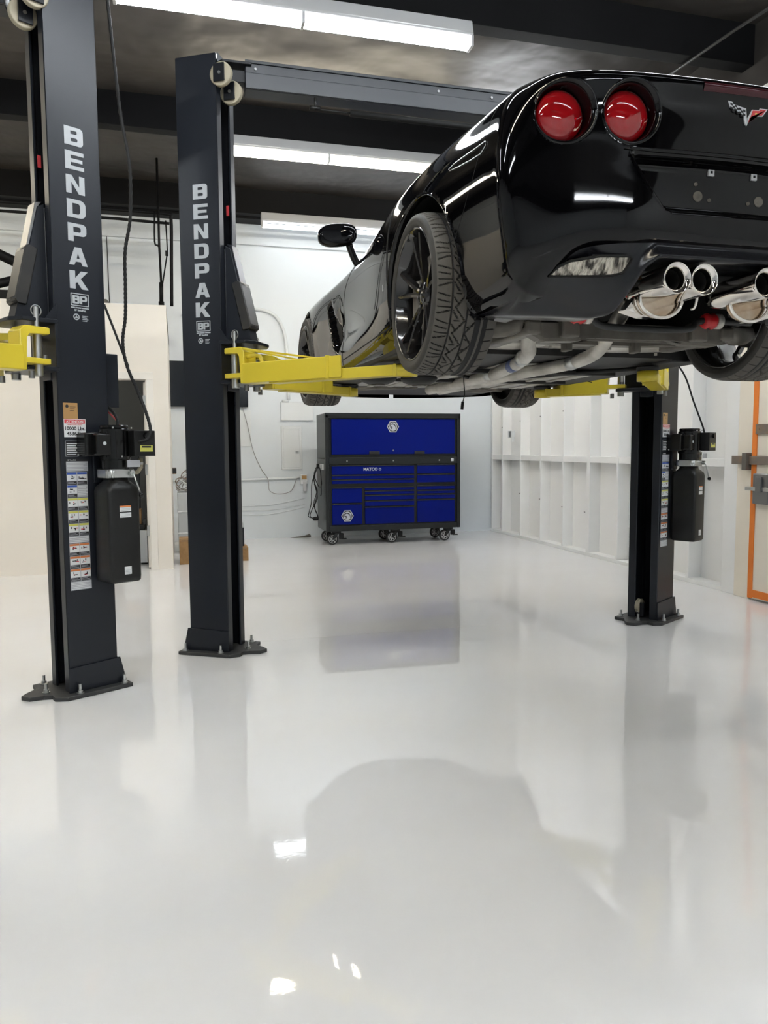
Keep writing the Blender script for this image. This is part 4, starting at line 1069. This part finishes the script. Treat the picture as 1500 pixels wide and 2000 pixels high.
def carriage(fr, root):
    """carriage inside the channel with arm bracket, gusset and door guard"""
    q = MB(); q.M = fr.M; q.m(SLATE)
    q.box(-.13, .004, -WO + lipw, -lipw, 1.62, 2.46, .004)
    q.prism([(.0, .045), (.17, .045), (.215, -.02), (.215, -.20), (.17, -.275), (0, -.275)], 1.885, 1.905, 'xy', .003)
    q.prism([(.0, .045), (.15, .045), (.17, -.02), (.17, -.20), (.15, -.275), (0, -.275)], 1.655, 1.675, 'xy', .003)
    q.box(.0, .016, -.275, .045, 1.675, 1.885, .002)
    # tall tapering gusset box
    pr = [(.0, 1.905), (.165, 1.905), (.035, 2.46), (.0, 2.48)]
    q.prism(pr, -.165, -.065, 'xz', .003)
    q.prism([(.0, 1.905), (.06, 1.905), (0, 1.985)], .028, .036, 'xz', .001)
    c = q.build('carriage', root)
    dx, dz = .13, -.555; L = hypot(dx, dz); ux, uz = dx / L, dz / L; nx, nz = -uz, ux
    def at(t, o): return (.035 + ux * t + nx * o, 2.46 + uz * t + nz * o)
    q = MB(); q.M = fr.M; q.m(RUBBER if False else PAD)
    q.prism([at(.20, .0), at(.20, .016), at(.22, .022), at(.47, .022), at(.49, .014), at(.49, .0), at(.49, -.04), at(.20, -.04)], -.178, -.052, 'xz', .006); q.build('door_guard', c)
    q = MB(); q.M = fr.M; q.m(STEEL if fr.sx < 0 else SLATE)
    q.prism([at(-.035, -.02), at(-.02, .012), at(.21, .012), at(.21, 0), at(0, 0)], -.160, -.070, 'xz', .003); q.build('guard_plate', c)
    return c
lipw = .062
def swing_arm(fr, root, ab, tip, z0=1.645, inner=.62, tri=True, pin_up=True, bend=0.):
    """arm from pin at (a,b) to world tip (x,y)"""
    p = fr.P(ab[0], ab[1], 0); d = Vector((tip[0] - p.x, tip[1] - p.y, 0)); L = d.length; d.normalize(); s_ = Vector((-d.y, d.x, 0))
    M = Matrix(((d.x, s_.x, 0, p.x), (d.y, s_.y, 0, p.y), (0, 0, 1, 0), (0, 0, 0, 1)))
    q = MB(); q.M = M; q.m(YEL)
    # knuckle: C shaped bracket
    q.prism([(-.035, 1.855), (.09, 1.855), (.115, 1.83), (.115, z0), (.085, z0), (.085, 1.80), (.070, 1.822), (-.035, 1.822)], -.055, .055, 'xz', .004)
    q.box(-.035, .09, -.055, .055, z0 + .035, z0 + .062, .004)
    q.box(.10, inner * L, -.058, .058, z0, z0 + .115, .005)
    e = inner * L
    q.prism([(e - .002, -.058), (e + .10, -.058 + .002), (e + .02, .058), (e - .002, .058)], z0, z0 + .115, 'xy', .003)
    q.box(e, e + .02, -.064, .064, z0 - .004, z0 + .119, .003)
    # stiffening braces from the knuckle top down to the arm
    if tri:
        q.prism([(.10, 1.852), (.10, 1.838), (.42 * L + .12, z0 + .113), (.42 * L + .17, z0 + .113)], .040, .052, 'xz', .002)
        q.prism([(.10, 1.852), (.10, 1.838), (.34 * L + .08, z0 + .113), (.34 * L + .12, z0 + .113)], -.052, -.040, 'xz', .002)
    arm = q.build('swing_arm', root)
    q = MB(); q.M = M; q.m(YEL)
    q.box(.25 * L, L - .035, -.045, .045, z0 - .008, z0 + .048, .004)
    q.lathe([(.034, 0), (.058, 0), (.058, .055), (.034, .055), (.034, 0)], (L, 0, z0 - .012), 'z', 28)
    q.m(YEL).box(L - .05, L - .03, -.05, .05, z0 - .012, z0 + .052, .004)
    q.build('arm_extension', arm)
    q = MB(); q.M = M; q.m(ZINC).cyl((0, 0, z0 - .02), .023, .23, 'z', 20, bev=.002); q.cyl((0, 0, 1.86), .012, .095, 'z', 12); q.build('arm_pin', arm)
    q = MB(); q.M = M; q.m(ZINC); q.tube([(.026 * cos(t), 0.0, 1.938 + .026 * sin(t)) for t in [i * 2 * pi / 20 for i in range(20)]], .0025, 6, closed=True); q.build('pull_ring', arm)
    q = MB(); q.M = M; q.m(STEEL); q.cyl((-.01, .045, z0 + .062), .012, .016, 'z', 6); q.build('restraint_bolt', arm)
    q = MB(); q.M = M; q.m(STEEL); q.cyl((.055, .035, z0 - .035), .014, .034, 'z', 10); q.build('restraint_stud', arm)
    if tri:
        q = MB(); q.M = M; q.m(YEL); q.tube(smooth_path([(.115, -.03, 1.800), (.20, -.03, 1.800), (.225, -.03, 1.780), (.232, -.03, 1.74), (.232, -.03, z0 + .11)], 5), .011, 8); q.build('guard_hoop', arm)
    q = MB(); q.M = M; q.m(STEEL).cyl((L, 0, z0 - .005), .030, .056, 'z', 24); q.m(RUBBER).cyl((L, 0, z0 + .048), .062, .021, 'z', 32, bev=.004); q.build('lift_pad', arm)
    return arm
def stickers(fr, c):
    """warning decals down the lettered face"""
    def rect(mb, mt, x0, x1, z0, z1, h=.0008):
        mb.m(mt); add_mesh(mb, poly_mesh([[(x0, z0), (x1, z0), (x1, z1), (x0, z1)]], .0006), fr.FM @ Matrix.Translation((0, 0, h)))
    def txt(mb, mt, s, size, x, z, h=.0018, bold=0.):
        mb.m(mt); add_mesh(mb, text_mesh(s, size, .0004, bold), fr.FM @ Matrix.Translation((x, z, h)))
    xa, xb = (.028, .148)   # from the opening corner, along the face
    if fr.rx < 0: sx0, sx1 = xa, xb
    else: sx0, sx1 = -xb, -xa
    xm = (sx0 + sx1) / 2
    q = MB(); rect(q, LABT, sx0 - .003, sx0 + .070, 1.425, 1.505); q.m(LABK); add_mesh(q, poly_mesh([[(.008 * cos(t * pi / 8), .008 * sin(t * pi / 8)) for t in range(16)]], .0005), fr.FM @ Matrix.Translation((sx0 + .016, 1.488, .0016)))
    for k in range(3): rect(q, LABK, sx0 + .03, sx0 + .06 - .005 * k, 1.484 - .009 * k, 1.486 - .009 * k, .0014)
    q.build('tan_label', c)
    q = MB(); rect(q, LABW, sx0 - .003, sx0 + .108, 1.333, 1.424); rect(q, LABR, sx0, sx0 + .105, 1.402, 1.421, .0014); txt(q, LABW, 'ATTENTION', .0155, sx0 + .053, 1.411, .002, .0004)
    txt(q, LABR, 'MAXIMUM LIFTING CAPACITY', .0055, sx0 + .053, 1.395, .0014, .0002); txt(q, LABK, '10000 Lbs.', .0245, sx0 + .052, 1.376, .0014, .0008); txt(q, LABK, '4536 Kg', .0245, sx0 + .052, 1.350, .0014, .0008)
    q.build('capacity_label', c)
    q = MB(); rect(q, LABG, sx0, sx0 + .070, 1.235, 1.315); rect(q, LABK, sx0 + .002, sx0 + .068, 1.237, 1.313, .0014)
    for k in range(6): rect(q, LABW, sx0 + .006, sx0 + .064 - .01 * (k % 2), 1.298 - .011 * k, 1.303 - .011 * k, .002)
    q.build('data_plate', c)
    q = MB(); z = 1.222; rect(q, LABK, sx0, sx0 + .11, z - .010, z); txt(q, LABW, 'BP BendPak', .009, sx0 + .03, z - .005, .0018); z -= .012
    rect(q, LABG, sx0, sx0 + .112, z - .05, z)
    for k in range(6): rect(q, LABW, sx0 + .004, sx0 + .108 - .01 * (k % 3), z - .006 - .007 * k, z - .004 - .007 * k, .0014)
    q.build('notice_sheet', c)
    z -= .054; rs = random.Random(5)
    rowsC = [LABB, LABB, LABY, LABY, LABY, None, LABO, LABO, LABO]
    H = (1.156 - .60) / 8.5
    for r, cl_ in enumerate(rowsC):
        q = MB()
        if cl_ is None:
            rect(q, LABG, sx0, sx0 + .106, z - .035, z); [rect(q, LABW, sx0 + .003, sx0 + .10, z - .008 - .008 * k, z - .005 - .008 * k, .0014) for k in range(4)]; z -= .037; q.build('notice_sheet', c); continue
        rect(q, LABG, sx0, sx0 + .106, z - H + .002, z)
        for j in range(2):
            x0 = sx0 + .002 + j * .053; x1 = x0 + .049
            if r == 1 and j == 1:
                for k in range(6): rect(q, LABW, x0, x1 - .006 * (k % 2), z - .008 - .009 * k, z - .005 - .009 * k, .0014)
                continue
            rect(q, cl_, x0, x1, z - .012, z - .002, .0014); rect(q, LABW, x0, x1, z - H + .022, z - .013, .0014); rect(q, LABK, x0, x1, z - H + .003, z - H + .019, .0014)
            zc = (z - H + .022 + z - .013) / 2
            for k in range(4):
                a = rs.uniform(-.018, .010); b = rs.uniform(-.010, .004); w_, h_ = (rs.uniform(.004, .022), rs.uniform(.003, .006)) if k % 2 else (rs.uniform(.003, .006), rs.uniform(.006, .014))
                rect(q, LABR if (cl_ is not LABB and k == 3) else LABK, x0 + .024 + a, x0 + .024 + min(a + w_, .022), zc + b, zc + min(b + h_, .012), .002)
            for k in range(2): rect(q, LABG, x0 + .003, x1 - .005 - .01 * k, z - H + .007 + .006 * k, z - H + .009 + .006 * k, .002)
        q.build('warning_label', c); z -= H
    q = MB(); rect(q, LABG, sx0, sx0 + .108, z - .045, z); [rect(q, LABW, sx0 + .003, sx0 + .10 - .01 * (k % 2), z - .008 - .008 * k, z - .005 - .008 * k, .0014) for k in range(5)]; q.build('notice_sheet', c)
def power_unit(fr, c, hose=True):
    root_ = c
    q = MB(); q.M = fr.M; q.m(BPLAST)
    # tapered shoulder tank
    T0 = q.M; x0, x1, y0, y1 = -.325, -.155, .012, .190
    n = 24
    def ring(fx, z, r):
        cx, cy = (x0 + x1) / 2, (y0 + y1) / 2; hx, hy = (x1 - x0) / 2 * fx, (y1 - y0) / 2 * fx; lp = rr(cx - hx, cy - hy, cx + hx, cy + hy, r, 4); return [(a, b, z) for a, b in lp]
    G_ = [ring(.90, .590, .015), ring(.98, .598, .02), ring(1, .62, .02), ring(1.0, 1.055, .02), ring(.95, 1.078, .025), ring(.74, 1.103, .04), ring(.68, 1.11, .045), ring(.68, 1.125, .045)]
    G_ = [r + [r[0]] for r in G_]
    q.grid(np.array(G_)); q.faces([p for p in G_[0][:-1]], [tuple(range(len(G_[0]) - 1))]); q.faces([p for p in G_[-1][:-1]], [tuple(range(len(G_[-1]) - 1))])
    tk = q.build('power_unit', root_, weld=.0005)
    q = MB(); q.M = fr.M; q.m(ZINC); q.prism(rr(-.315, .025, -.165, .175, .03, 4), 1.125, 1.170, 'xy', .003); q.build('valve_band', tk)
    q = MB(); q.M = fr.M; q.m(BGLOSS); c0 = (-.24, .10)
    q.cyl((*c0, 1.170), .068, .07, 'z', 36); q.cyl((*c0, 1.215), .076, .16, 'z', 36, bev=.004); q.cyl((*c0, 1.375), .070, .018, 'z', 36, bev=.004)
    for k in range(10): 
        t = 2 * pi * k / 10; q.box(c0[0] + .074 * cos(t) - .004, c0[0] + .074 * cos(t) + .004, c0[1] + .074 * sin(t) - .004, c0[1] + .074 * sin(t) + .004, 1.23, 1.36)
    q.box(-.18, -.085, .0, .105, 1.235, 1.355, .008); q.box(-.20, -.12, .0, .16, 1.24, 1.35, .01)
    q.m(ZINC)
    for (a, b, z) in [(-.085, .02, 1.35), (-.085, .02, 1.24), (-.30, .165, 1.375), (-.20, .17, 1.375), (-.24, .178, 1.23)]: q.cyl((a, b, z), .005, .008, 'z', 8)
    q.m(SATIN).cyl((-.16, .158, 1.30), .009, .004, 'y', 16)
    q.build('motor', tk)
    q = MB(); q.M = fr.M; q.m(BPLAST); q.box(-.40, -.285, .10, .225, 1.235, 1.365, .003)
    q.m(LABY).box(-.385, -.315, .2252, .2262, 1.258, 1.29); q.m(LABK).box(-.375, -.325, .2262, .2268, 1.278, 1.287); q.m(BGLOSS).cyl((-.35, .225, 1.34), .016, .012, 'y', 16)
    q.build('switch_box', tk)
    q = MB(); q.M = fr.M; q.m(LABG).box(-.33, -.26, .190, .1915, 1.18, 1.215); q.build('motor_plate', tk)
    q = MB(); q.M = fr.M; q.m(ZINC); q.cyl((-.285, .178, 1.15), .014, .02, 'y', 14); q.tube([(-.285, .20, 1.152), (-.315, .215, 1.045)], .0045, 8); q.m(BGLOSS).lathe([(1e-4, -.013), (.010, -.009), (.013, 0), (.010, .009), (1e-4, .013)], (-.318, .218, 1.035), 'z', 14); q.build('release_lever', tk)
    q = MB(); q.M = fr.M; q.m(BGLOSS).cyl((-.295, .15, 1.06), .018, .03, 'z', 16, bev=.004); q.build('filler_cap', tk)
    q = MB(); q.M = fr.M; q.m(PULLEY); q.tube([(-.365, .13, 1.225), (-.365, .13, 1.175), (-.345, .13, 1.15), (-.31, .13, 1.15)], .011, 10); q.m(ZINC).cyl((-.365, .13, 1.19), .014, .012, 'z', 6); q.build('hose_fitting', tk)
    def pl(mt, x0, x1, z0, z1, nm, extra=None):
        q = MB(); q.M = fr.M; q.m(mt).box(x0, x1, .1902, .1912, z0, z1)
        if extra: q.m(extra).box(x0, x1, .1912, .1916, z1 - (z1 - z0) * .28, z1)
        q.m(LABG)
        for k in range(3): q.box(x0 + .004, x1 - .004, .1912, .1916, z0 + .006 + k * .007, z0 + .008 + k * .007)
        q.build(nm, tk)
    pl(LABW, -.272, -.212, .955, .985, 'tank_label', LABO); pl(LABW, -.272, -.212, .925, .949, 'tank_label'); pl(LABW, -.265, -.228, .632, .672, 'tank_label')
    q = MB(); q.M = fr.M; q.m(SLATE).box(-.25, -.165, .0, .012, 1.10, 1.36, .003); q.build('mount_plate', tk)
    return tk
# ---- the right lift (holds the car): left column, right column, overhead beam
FL = Fr((.268, 4.705), 1); FL.zl = (2.825, 2.055); FL.lo = .012
FR = Fr((3.279, 4.701), -1); FR.zl = (2.85, 2.07); FR.lo = .0
lift = empty('vehicle_lift', (1.77, 4.8, 0), 'dark two-post vehicle lift carrying the black car on yellow arms', 'vehicle lift')
cL = column(FL, lift); sheaves(FL, cL); lock_windows(FL, cL)
cR = column(FR, lift); sheaves(FR, cR); stickers(FR, cR); power_unit(FR, cR)
q = MB(); q.M = FR.M; q.m(PULLEY).lathe([(1e-4, 0), (.05, 0), (.055, .004), (.05, .01), (.05, .02), (.055, .026), (.05, .03), (1e-4, .03)], (-.05, -.17, .10), 'y', 32); q.build('floor_sheave', cR)
q = MB(); q.M = FR.M; q.m(DARKIN).box(-.04, -.02, -.19, -.11, .03, .13, .003); q.m(ZINC).box(-.02, -.014, -.16, -.145, .06, .10); q.build('sheave_bracket', cR)
crL = carriage(FL, lift); crR = carriage(FR, lift)
swing_arm(FL, crL, (.10, .035), (1.135, 3.78), inner=.60)
swing_arm(FL, crL, (.10, -.26), (1.18, 5.32), inner=.62)
swing_arm(FR, crR, (.10, .035), (2.555, 3.80), inner=.60, tri=False)
swing_arm(FR, crR, (.10, -.26), (2.62, 5.22), inner=.70)
q = MB(); q.m(ORANGE).box(2.585, 2.625, 3.79, 3.80, 1.66, 1.69); 
# overhead beam: C channel, adapters, shut-off bar
q = MB(); q.m(SLATE)
pr = [(4.74, 3.545), (4.86, 3.545), (4.86, 3.385), (4.74, 3.385), (4.74, 3.395), (4.852, 3.395), (4.852, 3.537), (4.748, 3.537), (4.748, 3.47), (4.74, 3.47)]
q.prism([(4.74, 3.385), (4.86, 3.385), (4.86, 3.545), (4.74, 3.545)], .44, 3.12, 'yz', .004)
q.box(.44, 3.12, 4.728, 4.74, 3.385, 3.475, .003)
q.box(.44, 3.12, 4.732, 4.745, 3.530, 3.548, .002)
bm_ = q.build('overhead_beam', lift)
for x in (.50, 1.64, 2.0, 3.02):
    q = MB(); q.m(STEEL).cyl((x, 4.732, 3.50), .008, .010, 'y', 6); q.build('beam_bolt', bm_)
for fr, sx in ((FL, 1), (FR, -1)):
    q = MB(); q.m(DARKIN)
    x = fr.C[0] + sx * .01
    q.box(x, x + sx * .22, 4.77, 4.84, 3.43, 3.50, .003); q.box(x - sx * .02, x + sx * .20, 4.72, 4.88, 3.515, 3.53, .003); q.m(SLATE).prism([(x, 3.555), (x + sx * .03, 3.52), (x, 3.50)], 4.70, 4.71, 'xz')
    q.build('beam_adapter', bm_)
q = MB(); q.m(BPLAST).tube([(.855, 4.735, 3.375), (.855, 4.735, 3.32)], .008, 8); q.tube([(.82, 4.735, 3.315), (.885, 4.735, 3.315)], .013, 8); q.tube([(.855, 4.735, 3.31), (1.08, 4.735, 3.308)], .006, 8); q.build('shutoff_bar', lift)
q = MB(); q.m(CORD).tube([(1.07, 4.735, 3.308), (2.75, 4.735, 3.30)], .020, 14); q.build('padded_bar', lift)
q = MB(); q.m(CRADLE).tube([(2.75, 4.735, 3.3), (2.85, 4.735, 3.3)], .006, 8); q.tube([(2.82, 4.735, 3.30), (2.82, 4.735, 3.375)], .008, 8); q.build('shutoff_bracket', lift)
q = MB(); q.m(CORD)
A = FR.P(-.35, .16, 1.365)
q.tube(smooth_path([FR.P(-WF + .03, -.12, 1.98), FR.P(-.285, .02, 1.80), FR.P(-.30, .10, 1.58), FR.P(-.335, .15, 1.42), A], 6), .006, 8); q.build('power_cable', cR)
# ---- the left lift: only its right column shows
FN = Fr((-.574, 4.121), -1); FN.zl = (2.86, 2.075); FN.lo = .0
lift2 = empty('vehicle_lift', (-2.08, 4.25, 0), 'dark two-post lift at left edge with yellow arms reaching out of the picture', 'vehicle lift')
cN = column(FN, lift2); sheaves(FN, cN); lock_windows(FN, cN); stickers(FN, cN); power_unit(FN, cN)
FM2 = Fr((-3.585, 4.125), 1); FM2.zl = (2.825, 2.055); FM2.lo = .0
cM = column(FM2, lift2); sheaves(FM2, cM)
crN = carriage(FN, lift2); crM = carriage(FM2, lift2)
swing_arm(FN, crN, (.10, .035), (-1.42, 3.42), inner=.70, tri=False)
swing_arm(FN, crN, (.10, -.26), (-1.45, 4.45), inner=.70)
swing_arm(FM2, crM, (.10, .035), (-2.75, 3.3), inner=.6); swing_arm(FM2, crM, (.10, -.26), (-2.75, 4.7), inner=.62)
q = MB(); q.m(SLATE).prism([(4.16, 3.385), (4.28, 3.385), (4.28, 3.545), (4.16, 3.545)], -3.40, -.74, 'yz', .004); q.box(-3.40, -.74, 4.148, 4.16, 3.385, 3.475, .003); q.build('overhead_beam', lift2)
q = MB(); q.M = FN.M; q.m(SLATE).box(-WF - .075, -WF, -.17, -.03, 1.49, 1.77, .004); q.m(BGLOSS).cyl((-WF - .075, -.06, 1.70), .016, .01, 'x', 16); bx = q.build('control_box', cN)
q = MB(); q.M = FN.M; q.m(CORD).tube(smooth_path([(-.275, -.05, 1.50), (-.28, .02, 1.46), (-.27, .08, 1.42), (-.26, .10, 1.39)], 5), .008, 8); q.m(LABR).tube(smooth_path([(-.28, -.05, 1.47), (-.29, .03, 1.42), (-.285, .07, 1.39)], 5), .004, 6); q.build('motor_leads', cN)
# corrugated hose hanging beside the left column
rsx = []
hp = smooth_path([(-.285, 4.24, 3.56), (-.262, 4.24, 3.25), (-.235, 4.22, 2.95), (-.20, 4.2, 2.70), (-.205, 4.2, 2.45), (-.235, 4.2, 2.28), (-.24, 4.2, 2.1), (-.245, 4.2, 1.95), (-.262, 4.2, 1.82), (-.245, 4.19, 1.70), (-.20, 4.17, 1.58), (-.16, 4.14, 1.47), (-.135, 4.08, 1.37), (-.15, 4.04, 1.32), (-.19, 4.0, 1.305)], 14)
q = MB(); q.m(CORD).tube(hp, .009, 8, rs=[.0072 + .0020 * (i % 2) for i in range(len(hp))]); q.build('corrugated_hose', cN)
q = MB(); q.m(CORD).tube(smooth_path([(-.352, 4.275, 2.02), (-.31, 4.25, 1.90), (-.262, 4.22, 1.76), (-.24, 4.22, 1.70)], 6), .006, 8); q.build('power_cable', cN)

# ================================================================== TOOLBOX
TX0, TX1, TY, TD = 1.825, 3.675, 9.72, .62
tbx = empty('tool_cabinet', ((TX0 + TX1) / 2, TY + TD / 2, 0), 'wide black roller tool cabinet with deep blue drawers and hutch', 'tool cabinet')
tA = radians(2.2)
TM = Matrix.Translation((TX0, TY, 0)) @ Matrix.Rotation(-tA * .0, 4, 'Z')
W_ = TX1 - TX0
def TB(mt=TBLACK):
    q = MB(); q.M = TM; q.m(mt); return q
q = TB(); q.box(.0, W_, .03, TD, .185, 1.13, .012); q.box(-.0, .045, -.012, .06, .185, 1.705, .010); q.box(W_ - .045, W_, -.012, .06, .185, 1.705, .010)
q.box(.045, W_ - .045, .0, .04, .185, .255, .004); q.box(.045, W_ - .045, -.006, .04, 1.055, 1.145, .004)
q.build('cabinet_body', tbx)
q = TB(); q.box(.0, W_, .03, TD, 1.135, 1.72, .012); q.box(0, W_, -.012, .05, 1.655, 1.722, .006)
hut = q.build('hutch', tbx)
q = TB(BLUE); q.box(.085, W_ - .075, .006, .03, 1.185, 1.645, .006); hd = q.build('hutch_door', tbx)
for x in (.085 + .50, .085 + 1.12):
    q = TB(LABK); q.box(x, x + .14, -.008, .01, 1.185, 1.225, .004); q.build('door_pull', hd)
def lockk(x, z, p):
    q = TB(ZINC); q.cyl((x, -.012, z), .010, .012, 'y', 16, bev=.002); q.build('lock', p)
lockk(.91, 1.235, hd)
for x in (.285, .91, 1.55): lockk(x, 1.10, tbx.children[0])
q = TB(SILV); me = text_mesh('R', .035, .001, .001); q.box(W_ - .135, W_ - .095, -.008, -.005, 1.085, 1.125, .002); q.m(LABK); add_mesh(q, me, TM @ Matrix.Translation((W_ - .115, -.0088, 1.105)) @ R3('X', pi / 2)) if False else None
q.build('corner_badge', tbx.children[0])
# drawers: three columns
def drawer(x0, x1, z0, z1):
    q = TB(BLUE); q.box(x0, x1, .004, .03, z0, z1 - .012, .003); d = q.build('drawer', tbx)
    q = TB(LABK); q.box(x0, x1, -.004, .03, z1 - .012, z1 - .002, .003); q.build('drawer_pull', d); return d
x1a, x1b, x2a, x2b, x3a, x3b = .085, .485, .525, 1.20, 1.245, 1.71 - .0
x3b = W_ - .075
for z0, z1 in ((.925, 1.045), (.865, .918), (.805, .858)): d_ = drawer(x1a, x2b, z0, z1); dTop = d_ if z1 == 1.045 else dTop
for z0, z1 in ((.555, .755), (.27, .545)): dl = drawer(x1a, x1b, z0, z1)
for z0, z1 in ((.715, .755), (.66, .705), (.585, .65), (.505, .575), (.27, .495)): drawer(x2a, x2b, z0, z1)
for z0, z1 in ((.925, 1.045), (.805, .915), (.71, .765), (.655, .70), (.585, .645), (.27, .575)): drawer(x3a, x3b, z0, z1)
def hexlogo(cx, cz, R, par, y=.0035):
    q = TB(SILV); FMt = Matrix.Translation((cx, y, cz)) @ R3('X', pi / 2)
    hx = lambda r: [(r * cos(pi / 3 * k), r * sin(pi / 3 * k)) for k in range(6)]
    add_mesh(q, poly_mesh([hx(R), hx(R * .86)], .003), FMt)
    q.m(LABK); add_mesh(q, poly_mesh([hx(R * .86)], .002), FMt)
    q.m(SILV); add_mesh(q, poly_mesh([[(R * .66 * cos(t * pi / 12), R * .66 * sin(t * pi / 12)) for t in range(24)]], .003), FMt)
    q.m(LABK)
    hd_ = [(-.55, .25), (-.35, .42), (-.05, .52), (.25, .42), (.42, .2), (.50, -.1), (.52, -.4), (.44, -.42), (.42, -.12), (.32, .12), (.1, .3), (-.2, .34), (-.38, .2), (-.50, .12), (-.42, -.02), (-.22, .02), (-.10, -.05), (-.14, -.3), (-.2, -.42), (-.3, -.38), (-.24, -.12), (-.42, -.14), (-.58, .05)]
    add_mesh(q, poly_mesh([[(x * R, z * R) for x, z in hd_]], .0036), FMt)
    q.build('hexagon_emblem', par)
hexlogo(.91, 1.545, .083, hd, .004); hexlogo(.285, .385, .083, dl, .002)
q = TB(SILV); add_mesh(q, text_mesh('MATCO', .052, .002, .0022, 1.05), Matrix.Translation((.60, .0025, .99)) @ R3('X', pi / 2))
add_mesh(q, poly_mesh([[(.018 * cos(pi / 3 * k), .018 * sin(pi / 3 * k)) for k in range(6)], [(.010 * cos(pi / 3 * k), .010 * sin(pi / 3 * k)) for k in range(6)]], .002), Matrix.Translation((.73, .0025, .99)) @ R3('X', pi / 2)); q.build('maker_lettering', dTop)
# casters
for i, x in enumerate((.10, .91, 1.66)):
    for j, y in enumerate((.10, .50)):
        q = TB(RUBBER); q.lathe([(.045, -.02), (.070, -.022), (.075, -.014), (.075, .014), (.070, .022), (.045, .02)], (x, y, .076), 'y', 32)
        cs = q.build('caster', tbx)
        q = TB(ZINC); q.cyl((x, y - .018, .076), .020, .036, 'y', 20)
        for k in range(7):
            t = 2 * pi * k / 7; q.m(HOUSE).tube([(x + .015 * cos(t), y - .012, .076 + .015 * sin(t)), (x + .046 * cos(t), y - .015, .076 + .046 * sin(t))], .0075, 6)
        q.m(HOUSE).lathe([(.046, -.018), (.052, -.022), (.056, -.020), (.05, -.010)], (x, y, .076), 'y', 32); q.m(LABK).cyl((x, y - .016, .076), .045, .004, 'y', 24)
        q.build('spoked_hub', cs)
        q = TB(TBLACK); q.box(x - .01, x + .11, y - .035, y + .035, .155, .187, .004); q.prism([(x - .012, .07), (x + .012, .065), (x + .09, .155), (x + .0, .155)], y + .026, y + .034, 'xz', .002); q.prism([(x - .012, .07), (x + .012, .065), (x + .09, .155), (x + .03, .155)], y - .034, y - .026, 'xz', .002); q.build('caster_fork', cs)
        if j == 0:
            q = TB(BPLAST); q.box(x + .09, x + .15, y - .02, y + .02, .075, .15, .008); q.box(x + .12, x + .19, y - .015, y + .015, .07, .085, .004); q.build('brake_pedal', cs)
# outlet strip on the side and hanging cord
q = TB(HOUSE); q.box(-.014, .001, .12, .34, .985, 1.06, .003); q.m(LABG).box(-.018, -.012, .17, .25, .995, 1.05, .002); q.build('side_outlet', tbx)
q = MB(); q.M = TM; q.m(CORD)
q.tube(smooth_path([(-.03, .30, 1.03), (-.06, .32, .98), (-.12, .35, .80), (-.13, .36, .55), (-.16, .36, .42), (-.17, .36, .36), (-.10, .35, .34), (-.05, .34, .37), (-.10, .34, .52), (-.06, .33, .70), (-.10, .33, .88), (-.04, .3, 1.02), (-.03, .22, .98), (-.03, .14, .86), (-.03, .12, .80), (-.03, .2, .76), (-.05, .28, .78), (-.09, .33, .92), (-.05, .32, 1.03), (-.035, .2, 1.0), (-.03, .16, .9), (-.03, .15, .7), (-.03, .17, .655), (-.03, .22, .65)], 7), .0055, 7)
q.tube(smooth_path([(-.05, .32, 1.02), (-.09, .34, .85), (-.05, .34, .70), (-.08, .34, .55), (-.15, .35, .38), (-.10, .35, .33), (-.04, .34, .34), (-.09, .34, .48), (-.05, .34, .62), (-.09, .34, .8)], 7), .0055, 7)
q.box(-.12, -.04, .30, .35, .305, .355, .02); q.box(-.06, -.025, .30, .33, 1.0, 1.06, .01)
cd = q.build('power_cord'); cd.data.transform(Matrix.Translation((-TX0, -TY, -.3))); cd.location = (TX0, TY, .3)
tag(cd, 'long black power cord looped on the left side of the blue tool cabinet', 'cord')


# ------------------------------------------------------------------ world, camera, view
w = bpy.data.worlds.new('world'); SC.world = w; w.use_nodes = True
w.node_tree.nodes['Background'].inputs['Color'].default_value = (.5, .55, .6, 1); w.node_tree.nodes['Background'].inputs['Strength'].default_value = .3
cam = bpy.data.cameras.new('camera'); co = bpy.data.objects.new('camera', cam); COL.objects.link(co)
cam.sensor_fit = 'VERTICAL'; cam.sensor_height = 36; cam.lens = 1490 / 2000 * 36; cam.clip_start = .05; cam.clip_end = 100
yaw, pitch, roll = radians(15), atan(125.5 / 1490), radians(.35)
fw = Vector((sin(yaw) * cos(pitch), cos(yaw) * cos(pitch), -sin(pitch))); r0 = Vector((cos(yaw), -sin(yaw), 0)); u0 = r0.cross(fw)
rt = cos(roll) * r0 - sin(roll) * u0; up = cos(roll) * u0 + sin(roll) * r0
M = Matrix((rt, up, -fw)).transposed().to_4x4(); M.translation = (0, 0, 1.27); co.matrix_world = M
SC.camera = co
vs = SC.view_settings; vs.view_transform = 'Standard'; vs.look = 'None'; vs.gamma = 1; vs.use_curve_mapping = False; vs.exposure = 1.98
SC.cycles.use_denoising = True; SC.cycles.max_bounces = 8; SC.cycles.diffuse_bounces = 5; SC.cycles.glossy_bounces = 4
